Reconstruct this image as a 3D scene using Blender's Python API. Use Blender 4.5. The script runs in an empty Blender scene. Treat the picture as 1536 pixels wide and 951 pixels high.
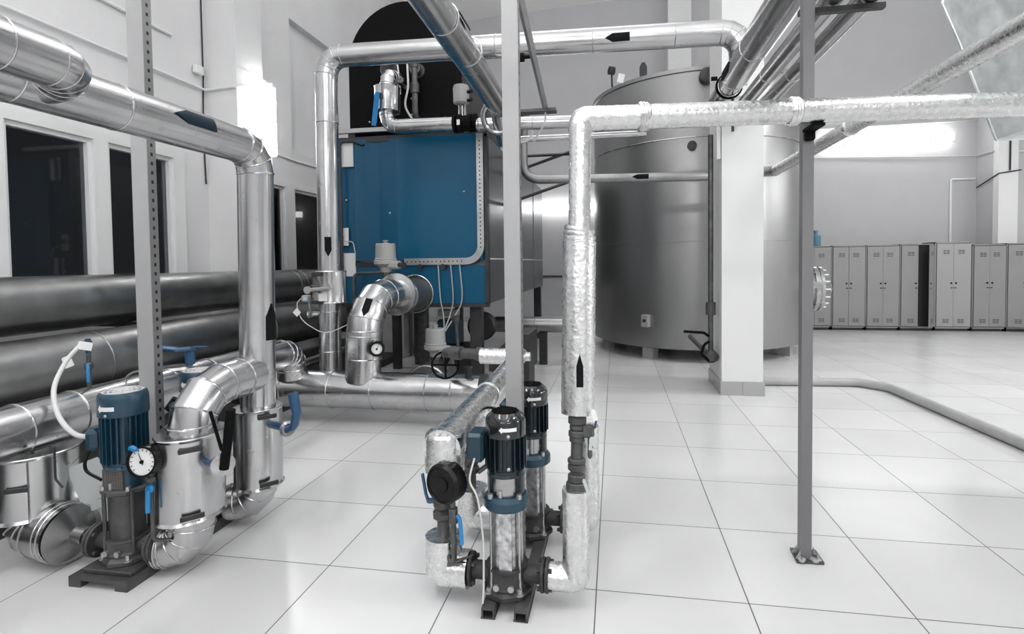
import bpy, math, random
from mathutils import Vector as V, Matrix as M4
random.seed(7)
C = bpy.context.scene.collection
PI = math.pi

# ------------------------------------------------------------------ materials
def mat(name, col, metal=0.0, rough=0.5, bump=None, colvar=None, roughvar=None, coat=0.0, spec=0.5, emit=0.0, stretch=None, trans=0.0):
    m = bpy.data.materials.new(name); m.use_nodes = True
    nt = m.node_tree; N = nt.nodes; L = nt.links
    b = N['Principled BSDF']
    b.inputs['Base Color'].default_value = (*col, 1); b.inputs['Metallic'].default_value = metal
    b.inputs['Roughness'].default_value = rough; b.inputs['Specular IOR Level'].default_value = spec
    b.inputs['Coat Weight'].default_value = coat; b.inputs['Coat Roughness'].default_value = 0.15
    if emit: b.inputs['Emission Color'].default_value = (1, 1, 1, 1); b.inputs['Emission Strength'].default_value = emit
    tc = N.new('ShaderNodeTexCoord'); src = tc.outputs['Object']
    if stretch:
        mp = N.new('ShaderNodeMapping'); mp.inputs['Scale'].default_value = stretch
        L.new(src, mp.inputs['Vector']); src = mp.outputs['Vector']
    def noise(scale, detail=5):
        n = N.new('ShaderNodeTexNoise'); n.inputs['Scale'].default_value = scale; n.inputs['Detail'].default_value = detail
        L.new(src, n.inputs['Vector']); return n
    if colvar:
        n = noise(colvar[0]); r = N.new('ShaderNodeMapRange')
        r.inputs['From Min'].default_value = .3; r.inputs['From Max'].default_value = .7
        r.inputs['To Min'].default_value = 1 - colvar[1]; r.inputs['To Max'].default_value = 1 + colvar[1] * .4
        x = N.new('ShaderNodeMix'); x.data_type = 'RGBA'; x.blend_type = 'MULTIPLY'; x.inputs['Factor'].default_value = 1
        x.inputs['A'].default_value = (*col, 1); L.new(n.outputs['Fac'], r.inputs['Value']); L.new(r.outputs['Result'], x.inputs['B'])
        L.new(x.outputs['Result'], b.inputs['Base Color'])
    if roughvar:
        n = noise(roughvar[0]); r = N.new('ShaderNodeMapRange')
        r.inputs['From Min'].default_value = .3; r.inputs['From Max'].default_value = .7
        r.inputs['To Min'].default_value = rough - roughvar[1]; r.inputs['To Max'].default_value = rough + roughvar[1]
        L.new(n.outputs['Fac'], r.inputs['Value']); L.new(r.outputs['Result'], b.inputs['Roughness'])
    if bump:
        n = noise(bump[0], 6); bp = N.new('ShaderNodeBump'); bp.inputs['Strength'].default_value = bump[1]; bp.inputs['Distance'].default_value = bump[2]
        h = n.outputs['Fac']
        if len(bump) > 3:
            vo = N.new('ShaderNodeTexVoronoi'); vo.inputs['Scale'].default_value = bump[3]; vo.feature = 'F1'
            mm = N.new('ShaderNodeMixRGB'); mm.inputs['Fac'].default_value = .35
            L.new(n.outputs['Color'], mm.inputs['Color1']); L.new(src, vo.inputs['Vector']); L.new(vo.outputs['Distance'], mm.inputs['Color2'])
            bw = N.new('ShaderNodeRGBToBW'); L.new(mm.outputs['Color'], bw.inputs['Color']); h = bw.outputs['Val']
        L.new(h, bp.inputs['Height']); L.new(bp.outputs['Normal'], b.inputs['Normal'])
    return m

CLAD = mat('aluminium_cladding', (.56, .56, .565), 1, .23, bump=(4, .05, .006), colvar=(6, .12), roughvar=(16, .05))
CLADD = mat('weathered_cladding', (.33, .33, .33), 1, .36, bump=(3, .14, .012), colvar=(4, .28), roughvar=(9, .08))
STEEL = mat('stainless', (.50, .50, .50), 1, .25, colvar=(3, .2), roughvar=(6, .08))
SCUFF = mat('scuffed_steel', (.62, .62, .63), .9, .32, colvar=(38, .55), bump=(40, .2, .002))
FOIL = mat('crumpled_foil', (.74, .74, .74), 1, .29, bump=(85, .5, .006, 60), colvar=(34, .08), roughvar=(40, .08))
TANKM = mat('tank_metal', (.35, .35, .35), .9, .36, colvar=(1.2, .18), roughvar=(2, .06), stretch=(1, 1, .25))
GALV = mat('galvanised', (.76, .79, .79), .7, .38, colvar=(9, .22), roughvar=(6, .08))
IRON = mat('cast_iron', (.055, .055, .055), .3, .55, bump=(60, .4, .004), colvar=(18, .4))
GIRON = mat('grey_casting', (.10, .10, .10), .4, .5, bump=(50, .3, .003), colvar=(14, .35))
FIT = mat('pipe_fitting', (.13, .13, .13), .7, .45, bump=(40, .3, .003), colvar=(12, .4))
BOLT = mat('bolt_zinc', (.50, .50, .50), .9, .4)
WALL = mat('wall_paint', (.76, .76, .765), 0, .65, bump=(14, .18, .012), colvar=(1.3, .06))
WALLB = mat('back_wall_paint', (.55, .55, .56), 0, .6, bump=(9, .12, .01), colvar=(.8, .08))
WHITE = mat('white_paint', (.80, .80, .80), 0, .5, bump=(20, .1, .004))
CEIL = mat('ceiling_paint', (.92, .92, .92), 0, .7)
SKIRT = mat('skirting_tile', (.42, .42, .42), 0, .35)
FRAMEM = mat('window_frame_paint', (.78, .78, .78), 0, .4)
POSTM = mat('post_paint', (.40, .40, .405), .15, .38, colvar=(3, .1))
POSTG = mat('post_grey_paint', (.19, .19, .195), .15, .4, colvar=(3, .08))
SLOT = mat('slotted_steel', (.45, .45, .45), .8, .4, colvar=(6, .2))
BLACK = mat('black_paint', (.006, .006, .0065), 0, .3, spec=.25)
MATTE = mat('matte_black', (.006, .006, .0065), 0, .6, spec=.06)
DARK = mat('dark_steel', (.045, .045, .047), .4, .45, colvar=(6, .3))
GREY = mat('grey_plastic', (.34, .34, .33), 0, .42)
LGREY = mat('light_grey_cable', (.62, .62, .62), 0, .45)
BLUE = mat('boiler_blue', (.004, .086, .172), 0, .28, bump=(2.2, .10, .02), colvar=(1.5, .12), coat=.12, spec=.3)
BLUED = mat('boiler_side', (.15, .16, .165), .75, .3, bump=(3, .1, .02), coat=.2)
PUMPB = mat('pump_blue', (.009, .050, .085), .1, .38, coat=.25, colvar=(9, .2))
PUMPT = mat('pump_teal', (.006, .034, .055), .1, .35, coat=.2)
PUMPD = mat('pump_dark_teal', (.003, .011, .017), .1, .3, coat=.2)
PUMPK = mat('pump_black', (.005, .008, .010), 0, .14, coat=.7)
HANDLE = mat('blue_handle', (.008, .20, .48), 0, .35, coat=.3)
HANDLED = mat('navy_handle', (.010, .065, .15), 0, .3, coat=.4)
STICK = mat('arrow_black', (.006, .007, .008), 0, .6, spec=.1)
STICKB = mat('arrow_navy', (.006, .020, .034), 0, .5, spec=.2)
PAPER = mat('paper_tag', (.80, .80, .80), 0, .6)
TAGM = mat('plastic_tag', (.50, .53, .53), 0, .4)
INK = mat('ink', (.10, .10, .11), 0, .6)
LOCK = mat('locker_paint', (.29, .29, .29), .1, .42, colvar=(2, .05))
LOCKL = mat('locker_paint_pale', (.35, .35, .35), .1, .42)
LOCKIN = mat('locker_inside', (.03, .03, .03), 0, .7)
HOSE = mat('grey_hose', (.42, .42, .42), 0, .5, colvar=(8, .12))
JUG = mat('blue_jug', (.08, .22, .30), 0, .2, coat=.4)
CONC = mat('concrete', (.38, .38, .38), 0, .75, colvar=(6, .15), bump=(20, .3, .006))
PLATE = mat('white_plate', (.72, .72, .72), 0, .4)
MESHM = mat('guard_mesh', (.16, .15, .14), .6, .5)
LAMP = mat('lit_tube', (1, 1, 1), 0, .5, emit=9)
LAMPB = mat('lit_tube_rear', (1, 1, 1), 0, .5, emit=8)
LAMPS = mat('lit_tube_soft', (1, 1, 1), 0, .5, emit=16)

def glass_mat():
    m = bpy.data.materials.new('window_glass'); m.use_nodes = True; nt = m.node_tree; N = nt.nodes
    N.remove(N['Principled BSDF']); out = N['Material Output']
    t = N.new('ShaderNodeBsdfTransparent'); t.inputs['Color'].default_value = (.85, .87, .88, 1)
    g = N.new('ShaderNodeBsdfGlossy'); g.inputs['Roughness'].default_value = .03
    f = N.new('ShaderNodeFresnel'); f.inputs['IOR'].default_value = 1.33
    x = N.new('ShaderNodeMixShader'); nt.links.new(f.outputs[0], x.inputs[0]); nt.links.new(t.outputs[0], x.inputs[1]); nt.links.new(g.outputs[0], x.inputs[2])
    nt.links.new(x.outputs[0], out.inputs['Surface']); return m
GLASS = glass_mat()

def slot_mat():
    m = mat('slotted_strip_steel', (.34, .34, .34), .7, .4); nt = m.node_tree; N = nt.nodes; L = nt.links
    tc = N.new('ShaderNodeTexCoord'); sx = N.new('ShaderNodeSeparateXYZ'); L.new(tc.outputs['Object'], sx.inputs[0])
    def mt(op, a, v=None):
        n = N.new('ShaderNodeMath'); n.operation = op; L.new(a, n.inputs[0])
        if v is not None:
            if isinstance(v, float): n.inputs[1].default_value = v
            else: L.new(v, n.inputs[1])
        return n.outputs[0]
    fz = mt('LESS_THAN', mt('ABSOLUTE', mt('SUBTRACT', mt('FRACT', mt('DIVIDE', sx.outputs['Z'], .045)), .5)), .19)
    fy = mt('LESS_THAN', mt('ABSOLUTE', sx.outputs['Y']), .0065)
    k = mt('MULTIPLY', fz, fy); x = N.new('ShaderNodeMix'); x.data_type = 'RGBA'; L.new(k, x.inputs['Factor'])
    x.inputs['A'].default_value = (.34, .34, .34, 1); x.inputs['B'].default_value = (.01, .01, .01, 1)
    L.new(x.outputs['Result'], N['Principled BSDF'].inputs['Base Color']); L.new(mt('MULTIPLY', mt('SUBTRACT', k, 1.0), -.7), N['Principled BSDF'].inputs['Metallic']); return m
SLOTS = slot_mat()
def floor_mat():
    m = bpy.data.materials.new('floor_tiles'); m.use_nodes = True; nt = m.node_tree; N = nt.nodes; L = nt.links
    b = N['Principled BSDF']; tc = N.new('ShaderNodeTexCoord')
    sx = N.new('ShaderNodeSeparateXYZ'); L.new(tc.outputs['Object'], sx.inputs[0])
    def math_(op, a, b_=None):
        n = N.new('ShaderNodeMath'); n.operation = op
        for i, q in enumerate((a, b_)):
            if q is None: continue
            if isinstance(q, (int, float)): n.inputs[i].default_value = q
            else: L.new(q, n.inputs[i])
        return n.outputs[0]
    ds = []; cells = []
    for ax, o in (('X', -.0835), ('Y', 2.1705)):
        q = math_('DIVIDE', math_('SUBTRACT', sx.outputs[ax], o), .6)
        cells.append(math_('FLOOR', q)); fr = math_('FRACT', q)
        ds.append(math_('MINIMUM', fr, math_('SUBTRACT', 1.0, fr)))
    line = math_('LESS_THAN', math_('MINIMUM', ds[0], ds[1]), .0042)
    cb = N.new('ShaderNodeCombineXYZ'); L.new(cells[0], cb.inputs[0]); L.new(cells[1], cb.inputs[1])
    wn = N.new('ShaderNodeTexWhiteNoise'); L.new(cb.outputs[0], wn.inputs['Vector'])
    ns = N.new('ShaderNodeTexNoise'); ns.inputs['Scale'].default_value = 1.6; ns.inputs['Detail'].default_value = 4; L.new(tc.outputs['Object'], ns.inputs['Vector'])
    v = math_('ADD', math_('MULTIPLY', wn.outputs['Value'], .05), math_('MULTIPLY', ns.outputs['Fac'], .10))
    v = math_('ADD', v, .60)
    cc = N.new('ShaderNodeCombineColor'); [L.new(v, cc.inputs[i]) for i in range(3)]
    mx = N.new('ShaderNodeMix'); mx.data_type = 'RGBA'; L.new(line, mx.inputs['Factor']); L.new(cc.outputs[0], mx.inputs['A']); mx.inputs['B'].default_value = (.13, .13, .13, 1)
    L.new(mx.outputs['Result'], b.inputs['Base Color'])
    r = math_('ADD', math_('MULTIPLY', ns.outputs['Fac'], .08), math_('ADD', math_('MULTIPLY', line, .3), .19)); L.new(r, b.inputs['Roughness'])
    bp = N.new('ShaderNodeBump'); bp.inputs['Strength'].default_value = .3; bp.inputs['Distance'].default_value = .002; bp.invert = True
    L.new(line, bp.inputs['Height']); L.new(bp.outputs[0], b.inputs['Normal'])
    return m
FLOOR = floor_mat()

# ------------------------------------------------------------------ geometry
def frame(d):
    d = V(d).normalized(); a = V((0, 0, 1)) if abs(d.z) < .9 else V((1, 0, 0))
    u = a.cross(d).normalized(); return u, d.cross(u), d

def fillet(pts, rad, seg):
    pts = [V(p) for p in pts]; out = [pts[0]]
    for i in range(1, len(pts) - 1):
        a, b, c = pts[i - 1], pts[i], pts[i + 1]; d0 = (b - a).normalized(); d1 = (c - b).normalized()
        ang = d0.angle(d1)
        if ang < .05: out.append(b); continue
        t = rad * math.tan(ang / 2); p0 = b - d0 * t
        ax = d0.cross(d1).normalized(); ctr = p0 + (M4.Rotation(PI / 2, 3, ax) @ d0) * rad
        for k in range(seg + 1):
            out.append(ctr + M4.Rotation(ang * k / seg, 3, ax) @ (p0 - ctr))
    out.append(pts[-1]); return out

class MB:
    def __init__(s, xf=None): s.v = []; s.f = []; s.xf = xf or M4.Identity(4)
    def add(s, vs, fs):
        n = len(s.v); s.v += [s.xf @ V(p) for p in vs]; s.f += [[i + n for i in f] for f in fs]; return s
    def box(s, c, d, rot=None, bev=0.0):
        x, y, z = d[0] / 2, d[1] / 2, d[2] / 2; R = rot.to_3x3() if rot else M4.Identity(3); c = V(c)
        if bev:
            b = min(bev, x * .9, y * .9, z * .9)
            vs = []
            for sx in (-1, 1):
                for sy in (-1, 1):
                    for sz in (-1, 1):
                        vs += [(sx * (x - b), sy * (y - b), sz * z), (sx * (x - b), sy * y, sz * (z - b)), (sx * x, sy * (y - b), sz * (z - b))]
            import bmesh
            bm = bmesh.new(); [bm.verts.new(q) for q in vs]; bmesh.ops.convex_hull(bm, input=bm.verts)
            bm.verts.index_update(); o = [tuple(q.co) for q in bm.verts]; fs = [[q.index for q in f.verts] for f in bm.faces]; bm.free()
            return s.add([c + R @ V(q) for q in o], fs)
        vs = [c + R @ V((a * x, b * y, e * z)) for a in (-1, 1) for b in (-1, 1) for e in (-1, 1)]
        return s.add(vs, [(0, 1, 3, 2), (4, 6, 7, 5), (0, 4, 5, 1), (2, 3, 7, 6), (0, 2, 6, 4), (1, 5, 7, 3)])
    def span(s, a, b): return s.box([(a[i] + b[i]) / 2 for i in range(3)], [abs(b[i] - a[i]) for i in range(3)])
    def lathe(s, o, axis, prof, n=28, sx=1.0, sy=1.0, udir=None):
        u, w, d = frame(axis); o = V(o)
        if udir: u = V(udir).normalized(); w = d.cross(u)
        vs = []; fs = []; k = len(prof)
        for (r, h) in prof:
            for i in range(n):
                a = 2 * PI * i / n; vs.append(o + d * h + u * (r * math.cos(a) * sx) + w * (r * math.sin(a) * sy))
        for j in range(k - 1):
            for i in range(n):
                i2 = (i + 1) % n; fs.append((j * n + i, j * n + i2, (j + 1) * n + i2, (j + 1) * n + i))
        fs.append(tuple(reversed(range(n)))); fs.append(tuple(range((k - 1) * n, k * n)))
        return s.add(vs, fs)
    def cyl(s, a, b, r, r2=None, n=24):
        a = V(a); b = V(b); return s.lathe(a, b - a, [(r, 0), (r if r2 is None else r2, (b - a).length)], n)
    def sweep(s, pts, r, n=24, jit=0.0, step=None, rf=None):
        pts = [V(p) for p in pts]
        if step:
            q = [pts[0]]
            for a, b in zip(pts, pts[1:]):
                k = max(1, int((b - a).length / step)); q += [a.lerp(b, i / k) for i in range(1, k + 1)]
            pts = q
        ds = [(b - a).normalized() for a, b in zip(pts, pts[1:])]
        u, w, d = frame(ds[0]); vs = []; fs = []; m = len(pts)
        for j, p in enumerate(pts):
            d0 = ds[j - 1] if j > 0 else ds[0]; d1 = ds[j] if j < m - 1 else ds[-1]
            b = d0 + d1; rr = r * (rf(j / (m - 1)) if rf else 1)
            for i in range(n):
                a = 2 * PI * i / n; q = rr * (1 + (random.uniform(-jit, jit) if jit else 0))
                o = (u * math.cos(a) + w * math.sin(a)) * q
                vs.append(p + o - d0 * (o.dot(b) / d0.dot(b)))
            if j < m - 1:
                ax = d0.cross(d1)
                if ax.length > 1e-7:
                    R = M4.Rotation(d0.angle(d1), 3, ax.normalized()); u = R @ u; w = R @ w
        for j in range(m - 1):
            for i in range(n):
                i2 = (i + 1) % n; fs.append((j * n + i, j * n + i2, (j + 1) * n + i2, (j + 1) * n + i))
        fs.append(tuple(reversed(range(n)))); fs.append(tuple(range((m - 1) * n, m * n)))
        return s.add(vs, fs)
    def torus(s, c, axis, R, r, n=32, k=8, a0=0.0, a1=2 * PI, sx=1.0):
        u, w, d = frame(axis); c = V(c); full = abs(a1 - a0 - 2 * PI) < 1e-6; m = n if full else n + 1; vs = []; fs = []
        for i in range(m):
            a = a0 + (a1 - a0) * i / n; e = u * math.cos(a) * sx + w * math.sin(a)
            for j in range(k):
                b = 2 * PI * j / k; vs.append(c + e * (R + r * math.cos(b)) + d * (r * math.sin(b)))
        for i in range(n):
            i2 = (i + 1) % m
            for j in range(k):
                j2 = (j + 1) % k; fs.append((i * k + j, i2 * k + j, i2 * k + j2, i * k + j2))
        return s.add(vs, fs)
    def prism(s, poly, o, ux, uy, depth):
        ux = V(ux); uy = V(uy); d = ux.cross(uy).normalized() * depth; o = V(o); n = len(poly)
        a = [o + ux * x + uy * y for x, y in poly]; vs = a + [p + d for p in a]
        fs = [tuple(reversed(range(n))), tuple(range(n, 2 * n))] + [(i, (i + 1) % n, n + (i + 1) % n, n + i) for i in range(n)]
        return s.add(vs, fs)
    def build(s, name, m, parent=None, org=None, ang=28):
        pw = V(parent['_w']) if parent else V((0, 0, 0))
        o = V(org) if org is not None else (pw if parent else V((0, 0, 0)))
        me = bpy.data.meshes.new(name); me.from_pydata([tuple(p - o) for p in s.v], [], s.f); me.materials.append(m)
        import bmesh
        bm = bmesh.new(); bm.from_mesh(me); bmesh.ops.recalc_face_normals(bm, faces=bm.faces); bm.to_mesh(me); bm.free()
        for p in me.polygons: p.use_smooth = True
        me.set_sharp_from_angle(angle=math.radians(ang))
        ob = bpy.data.objects.new(name, me); C.objects.link(ob); ob['_w'] = tuple(o)
        if parent: ob.parent = parent; ob.location = o - pw
        else: ob.location = o
        return ob

def tag(o, label, cat, group=None):
    o['label'] = label; o['category'] = cat
    if group: o['group'] = group
    return o
def thing(name, label, cat, loc, group=None):
    o = bpy.data.objects.new(name, None); C.objects.link(o); o.empty_display_size = .1
    o.location = loc; o['_w'] = tuple(loc); return tag(o, label, cat, group)
def struct(o): o['kind'] = 'structure'; return o
def copy_tree(o, loc, label):
    def cp(x, par):
        c = x.copy(); C.objects.link(c); c.parent = par
        for ch in [q for q in bpy.data.objects if q.parent == x and q is not c]: cp(ch, c)
        return c
    c = cp(o, None); c.location = loc; c['_w'] = tuple(loc); c['label'] = label; return c

# --- shared bits
def beads(mb, pts, r, br=.006):
    """raised ring on every inner joint of a path"""
    for a, b, c in zip(pts, pts[1:], pts[2:]):
        ax = ((b - a).normalized() + (c - b).normalized())
        mb.torus(b, ax, r, br, 28, 6)
def clad_pipe(name, pts, r, rad, mat_=None, seg=4, bands=(), parent=None, org=None, bead=True, br=.005, n=32):
    path = fillet(pts, rad, seg); mb = MB().sweep(path, r, n)
    if bead: beads(mb, path, r, br)
    for p, ax in bands: mb.torus(p, ax, r, br * 1.1, 28, 6)
    return mb.build(name, mat_ or CLAD, parent, org, 20)
def foil_pipe(name, pts, r, rad, parent=None, org=None, seg=5, jit=.018, lumps=(), rf=None):
    mb = MB().sweep(fillet(pts, rad, seg), r, 28, jit, .02, rf)
    for p, ax in lumps:
        for q in range(3): mb.torus(V(p) + V(ax) * (q - 1) * .012, ax, r * 1.0, .009 + .004 * random.random(), 26, 6)
    return mb.build(name, FOIL, parent, org, 50)
def wrap_arrow(parent, p, axis, nrm, R, length, w, m=None, tail=.28):
    """pointed sticker wrapped on a pipe; axis = pointing direction"""
    d = V(axis).normalized(); n = V(nrm); n = (n - d * n.dot(d)).normalized(); t = d.cross(n); p = V(p)
    cols = 9; rows = [(-.5, 1), (-.5 + .0, 1), (.5 - tail, 1), (.5 - tail * .5, .5), (.5, .03)]
    vs = []; fs = []
    for lay, RR in ((0, R - .002), (1, R + .0025)):
        for s_, wf in rows:
            for c in range(cols):
                a = (c / (cols - 1) * 2 - 1) * w * wf / R
                vs.append(p + d * (s_ * length) + n * (RR * math.cos(a)) + t * (RR * math.sin(a)))
    nr = len(rows); K = nr * cols
    for r in range(nr - 1):
        for c in range(cols - 1):
            i = r * cols + c; fs.append((K + i, K + i + 1, K + i + cols + 1, K + i + cols)); fs.append((i, i + cols, i + cols + 1, i + 1))
    for r in range(nr - 1):
        for c in (0, cols - 1):
            i = r * cols + c; fs.append((i, K + i, K + i + cols, i + cols))
    for r in (0, nr - 1):
        for c in range(cols - 1):
            i = r * cols + c; fs.append((i, i + 1, K + i + 1, K + i))
    ob = MB().add(vs, fs).build('flow_arrow', m or STICK, parent, None, 60); ob['label'] = 'dark pointed flow arrow sticker'; return ob
def flange(mb, c, ax, R, t=.016, nb=4, gap=.004, bolt=.009):
    u, w, d = frame(ax); c = V(c)
    for s in (-1, 1): mb.lathe(c + d * (s * (t / 2 + gap / 2) - t / 2), d, [(R * .96, 0), (R, .003), (R, t - .003), (R * .96, t)], 28)
    for i in range(nb):
        a = 2 * PI * (i + .5) / nb; q = c + (u * math.cos(a) + w * math.sin(a)) * R * .78
        mb.cyl(q - d * (t + .016), q + d * (t + .016), bolt, n=6)
def gauge(parent, c, face, R, depth, face_m=None, body=None, name='pressure_gauge', up=(0, 0, 1), needle=.9, dr=.9):
    f = V(face).normalized(); c = V(c); u = V(up); u = (u - f * u.dot(f)).normalized(); r = u.cross(f)
    g = MB().lathe(c, f, [(R * .9, -depth), (R, -depth * .9), (R, 0), (R * 1.04, .002), (R * 1.04, .012), (R * dr, .012), (R * (dr - .02), .004)], 36).build(name, body or BLACK, parent)
    MB().lathe(c, f, [(R * dr, .001), (R * dr, .006)], 36).build('dial', face_m or PAPER, g)
    tk = MB()
    for k in range(13):
        a = math.radians(-135 + 270 * k / 12); e = u * math.cos(a) + r * math.sin(a)
        tk.cyl(c + e * R * (dr - .2) + f * .007, c + e * R * (dr - .08) + f * .007, R * .03, n=5)
    tk.build('scale_marks', INK, g)
    e = u * math.cos(needle) + r * math.sin(needle)
    MB().cyl(c + f * .009 - e * R * .2, c + f * .009 + e * R * .62, R * .035, R * .015, 6).cyl(c + f * .006, c + f * .013, R * .12, n=12).build('needle', BLACK, g)
    return g
def lever(parent, pts, r, m, name='lever_handle', flat=1.0):
    return MB().sweep(fillet(pts, .02, 4), r, 14, rf=lambda t: .75 + .4 * t).build(name, m, parent)
def hang_tag(name, c, n, upd, w, h, label, m=PAPER, group=None, marks=0, string=None):
    n = V(n).normalized(); u = V(upd); u = (u - n * u.dot(n)).normalized(); x = u.cross(n)
    o = MB().prism([(-w / 2, -h / 2), (w / 2, -h / 2), (w / 2, h / 2 - .006), (w / 2 - .006, h / 2), (-w / 2 + .006, h / 2), (-w / 2, h / 2 - .006)], c, x, u, .0012).build(name, m, None, c)
    tag(o, label, 'tag', group)
    if marks:
        k = MB()
        for i in range(marks):
            q = V(c) + x * (w * (-.02 + .06 * i)) + u * (-h * .34 + .004 * (i % 2)); k.box(q, (.0022, .0022, .011), M4.Rotation(.3 * i, 4, 'X'))
        k.build('faint_marks', INK, o)
    if string: MB().sweep(fillet(string, .02, 4), .0012, 6).build('string', DARK, o)
    return o

# ================================================================== SETTING
struct(MB().span((-5.2, -4, -.2), (10, 12.6, 0)).build('floor', FLOOR))
def wall_y(x0, x1, ys, openings, ztop, zs):
    """wall running along Y made from cells, leaving openings (y0,y1,z0,z1)"""
    mb = MB(); ys = sorted(set(ys)); zs = sorted(set(zs))
    for a, b in zip(ys, ys[1:]):
        for c, d in zip(zs, zs[1:]):
            if any(o[0] <= a + 1e-6 and b <= o[1] + 1e-6 and o[2] <= c + 1e-6 and d <= o[3] + 1e-6 for o in openings): continue
            mb.span((x0, a, c), (x1, b, d))
    return mb
W1 = (2.60, 5.06, .95, 2.60); W2 = (6.28, 8.7, .95, 2.56); REC = (7.06, 9.1, 3.02, 4.92)
wl = wall_y(-4.85, -4.6, [-4, W1[0], W1[1], W2[0], W2[1], REC[0], REC[1], 12.2], [W1, W2, REC], 7, [0, .95, 2.56, 2.60, 3.02, 4.92, 7.2])
wl.span((-4.86, REC[0], REC[2]), (-4.70, REC[1], REC[3]))
struct(wl.build('wall_left', WALL))
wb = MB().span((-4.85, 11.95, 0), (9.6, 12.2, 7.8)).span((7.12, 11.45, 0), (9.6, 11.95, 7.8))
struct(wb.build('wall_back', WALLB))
struct(MB().span((9.35, -4, 0), (9.6, 11.95, 7.8)).build('wall_right', WALL))
struct(MB().span((-4.85, -4, 0), (9.6, -3.8, 7.8)).build('wall_front', WALL))
struct(MB().prism([(-4.85, 6.86), (9.6, 7.55), (9.6, 7.75), (-4.85, 7.06)], (0, 12.2, 0), (1, 0, 0), (0, 0, 1), 16.2).build('ceiling', CEIL))
# pilaster on left wall, columns
struct(MB().span((-4.6, 5.42, 0), (-4.2, 6.02, 3.62)).span((-4.6, 5.44, 3.62), (-4.215, 5.9, 7.0)).build('column_left', WALL))
struct(MB().span((1.13, 11.6, 0), (1.60, 11.95, 7.6)).build('column_back', WALL))
struct(MB().span((7.10, 11.30, 0), (7.42, 11.45, 7.6)).build('column_right', WHITE))
pil = struct(MB().span((1.06, 5.575, 0), (1.455, 6.25, 7.4)).build('pillar', WHITE))
sk = MB()
for a, b in (((1.045, 5.56, 0), (1.255, 5.58, .14)), ((1.259, 5.56, 0), (1.470, 5.58, .14)), ((1.045, 5.58, 0), (1.065, 6.26, .14)), ((1.45, 5.58, 0), (1.47, 6.26, .14))): sk.span(a, b)
struct(sk.build('baseboard_pillar', SKIRT, pil))
struct(MB().span((-4.6, -3.8, 0), (-4.57, 12, .12)).span((-4.6, 11.92, 0), (9.3, 11.95, .12)).build('baseboard_left', SKIRT))
struct(MB().span((-4.6, -3.0, 0), (-3.05, 9.6, .09)).build('trim_plinth', DARK))
# ledges / conduit lines on back wall right
def window(name, W, bars):
    x = -4.605; f = MB(); y0, y1, z0, z1 = W
    f.span((x - .1, y0, z1 - .09), (x + .03, y1, z1)); f.span((x - .1, y0, z0), (x + .06, y1, z0 + .07))
    for a, b in bars: f.span((x - .1, a, z0 + .07), (x + .03, b, z1 - .09))
    for (a, b), (c, d) in zip(bars, bars[1:]):
        for q0, q1 in ((b, b + .035), (c - .035, c)): f.span((x - .08, q0, z0 + .07), (x, q1, z1 - .09))
        f.span((x - .08, b + .035, z1 - .13), (x, c - .035, z1 - .09)); f.span((x - .08, b + .035, z0 + .07), (x, c - .035, z0 + .11))
    o = struct(f.build(name, FRAMEM))
    for (a, b), (c, d) in zip(bars, bars[1:]):
        struct(MB().span((x - .045, b, z0 + .07), (x - .04, c, z1 - .09)).build('window_pane', GLASS, o))
    return o
window('window_1', W1, [(2.60, 2.68), (3.26, 3.345), (4.05, 4.19), (4.92, 5.06)])
window('window_2', W2, [(6.28, 6.38), (6.84, 7.06), (8.55, 8.7)])

# ---- cables and conduits on the walls
def cable(name, pts, r, label, m=LGREY, cat='cable', rad=.03):
    return tag(MB().sweep(fillet(pts, rad, 4) if rad else spline(pts), r, 10).build(name, m, None, pts[0]), label, cat)
def spline(pts, n=8):
    P = [V(p) for p in pts]; P = [P[0] * 2 - P[1]] + P + [P[-1] * 2 - P[-2]]; out = []
    for i in range(1, len(P) - 2):
        a, b, c_, d = P[i - 1:i + 3]
        for k in range(n):
            t = k / n; out.append(.5 * (2 * b + (c_ - a) * t + (2 * a - 5 * b + 4 * c_ - d) * t * t + (3 * b - a - 3 * c_ + d) * t ** 3))
    return out + [P[-2]]
cable('wall_cable', [(-4.57, 2.6, 3.32), (-4.57, 3.4, 3.36), (-4.57, 5.39, 3.36), (-4.19, 5.39, 3.38), (-4.19, 6.04, 3.62)], .014, 'thin white cable running along the left wall and around its pilaster', WHITE)
cable('wall_cable', [(-4.585, 2.0, 3.8), (-4.585, 4.95, 3.8)], .018, 'straight white conduit high on the left wall above the windows', WHITE, 'conduit')
cable('wall_cable', [(-4.585, 6.1, 2.95), (-4.585, 6.6, 2.9), (-4.585, 7.1, 2.88), (-4.585, 8.4, 2.9)], .012, 'sagging white cable on the wall between the pilaster and the boiler', WHITE)
cable('wall_conduit', [(-4.55, 6.09, 2.65), (-4.55, 6.09, 6.8)], .05, 'vertical white painted pipe beside the left wall pilaster', WHITE, 'pipe')
cable('wall_cable', [(-4.59, 5.38, 2.3), (-4.59, 5.36, 2.9), (-4.59, 5.385, 3.5), (-4.59, 5.38, 5.5)], .008, 'dark vertical cable in the corner between left wall and pilaster', DARK)
jb = tag(MB().box((-4.56, 5.28, 3.55), (.05, .12, .1), bev=.01).build('junction_box', WHITE), 'small white junction box on the left wall beside the pilaster', 'junction box')
cable('wall_conduit', [(6.65, 11.93, 1.6), (6.65, 11.93, 2.93), (7.08, 11.93, 2.93)], .02, 'white right angled conduit on the back wall over the lockers', WHITE, 'conduit')
cable('wall_conduit', [(3.2, 11.93, 3.5), (7.08, 11.93, 3.38), (7.08, 11.43, 3.38)], .012, 'long thin conduit on the back wall below the bright tube lamp', LGREY, 'conduit')
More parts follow.
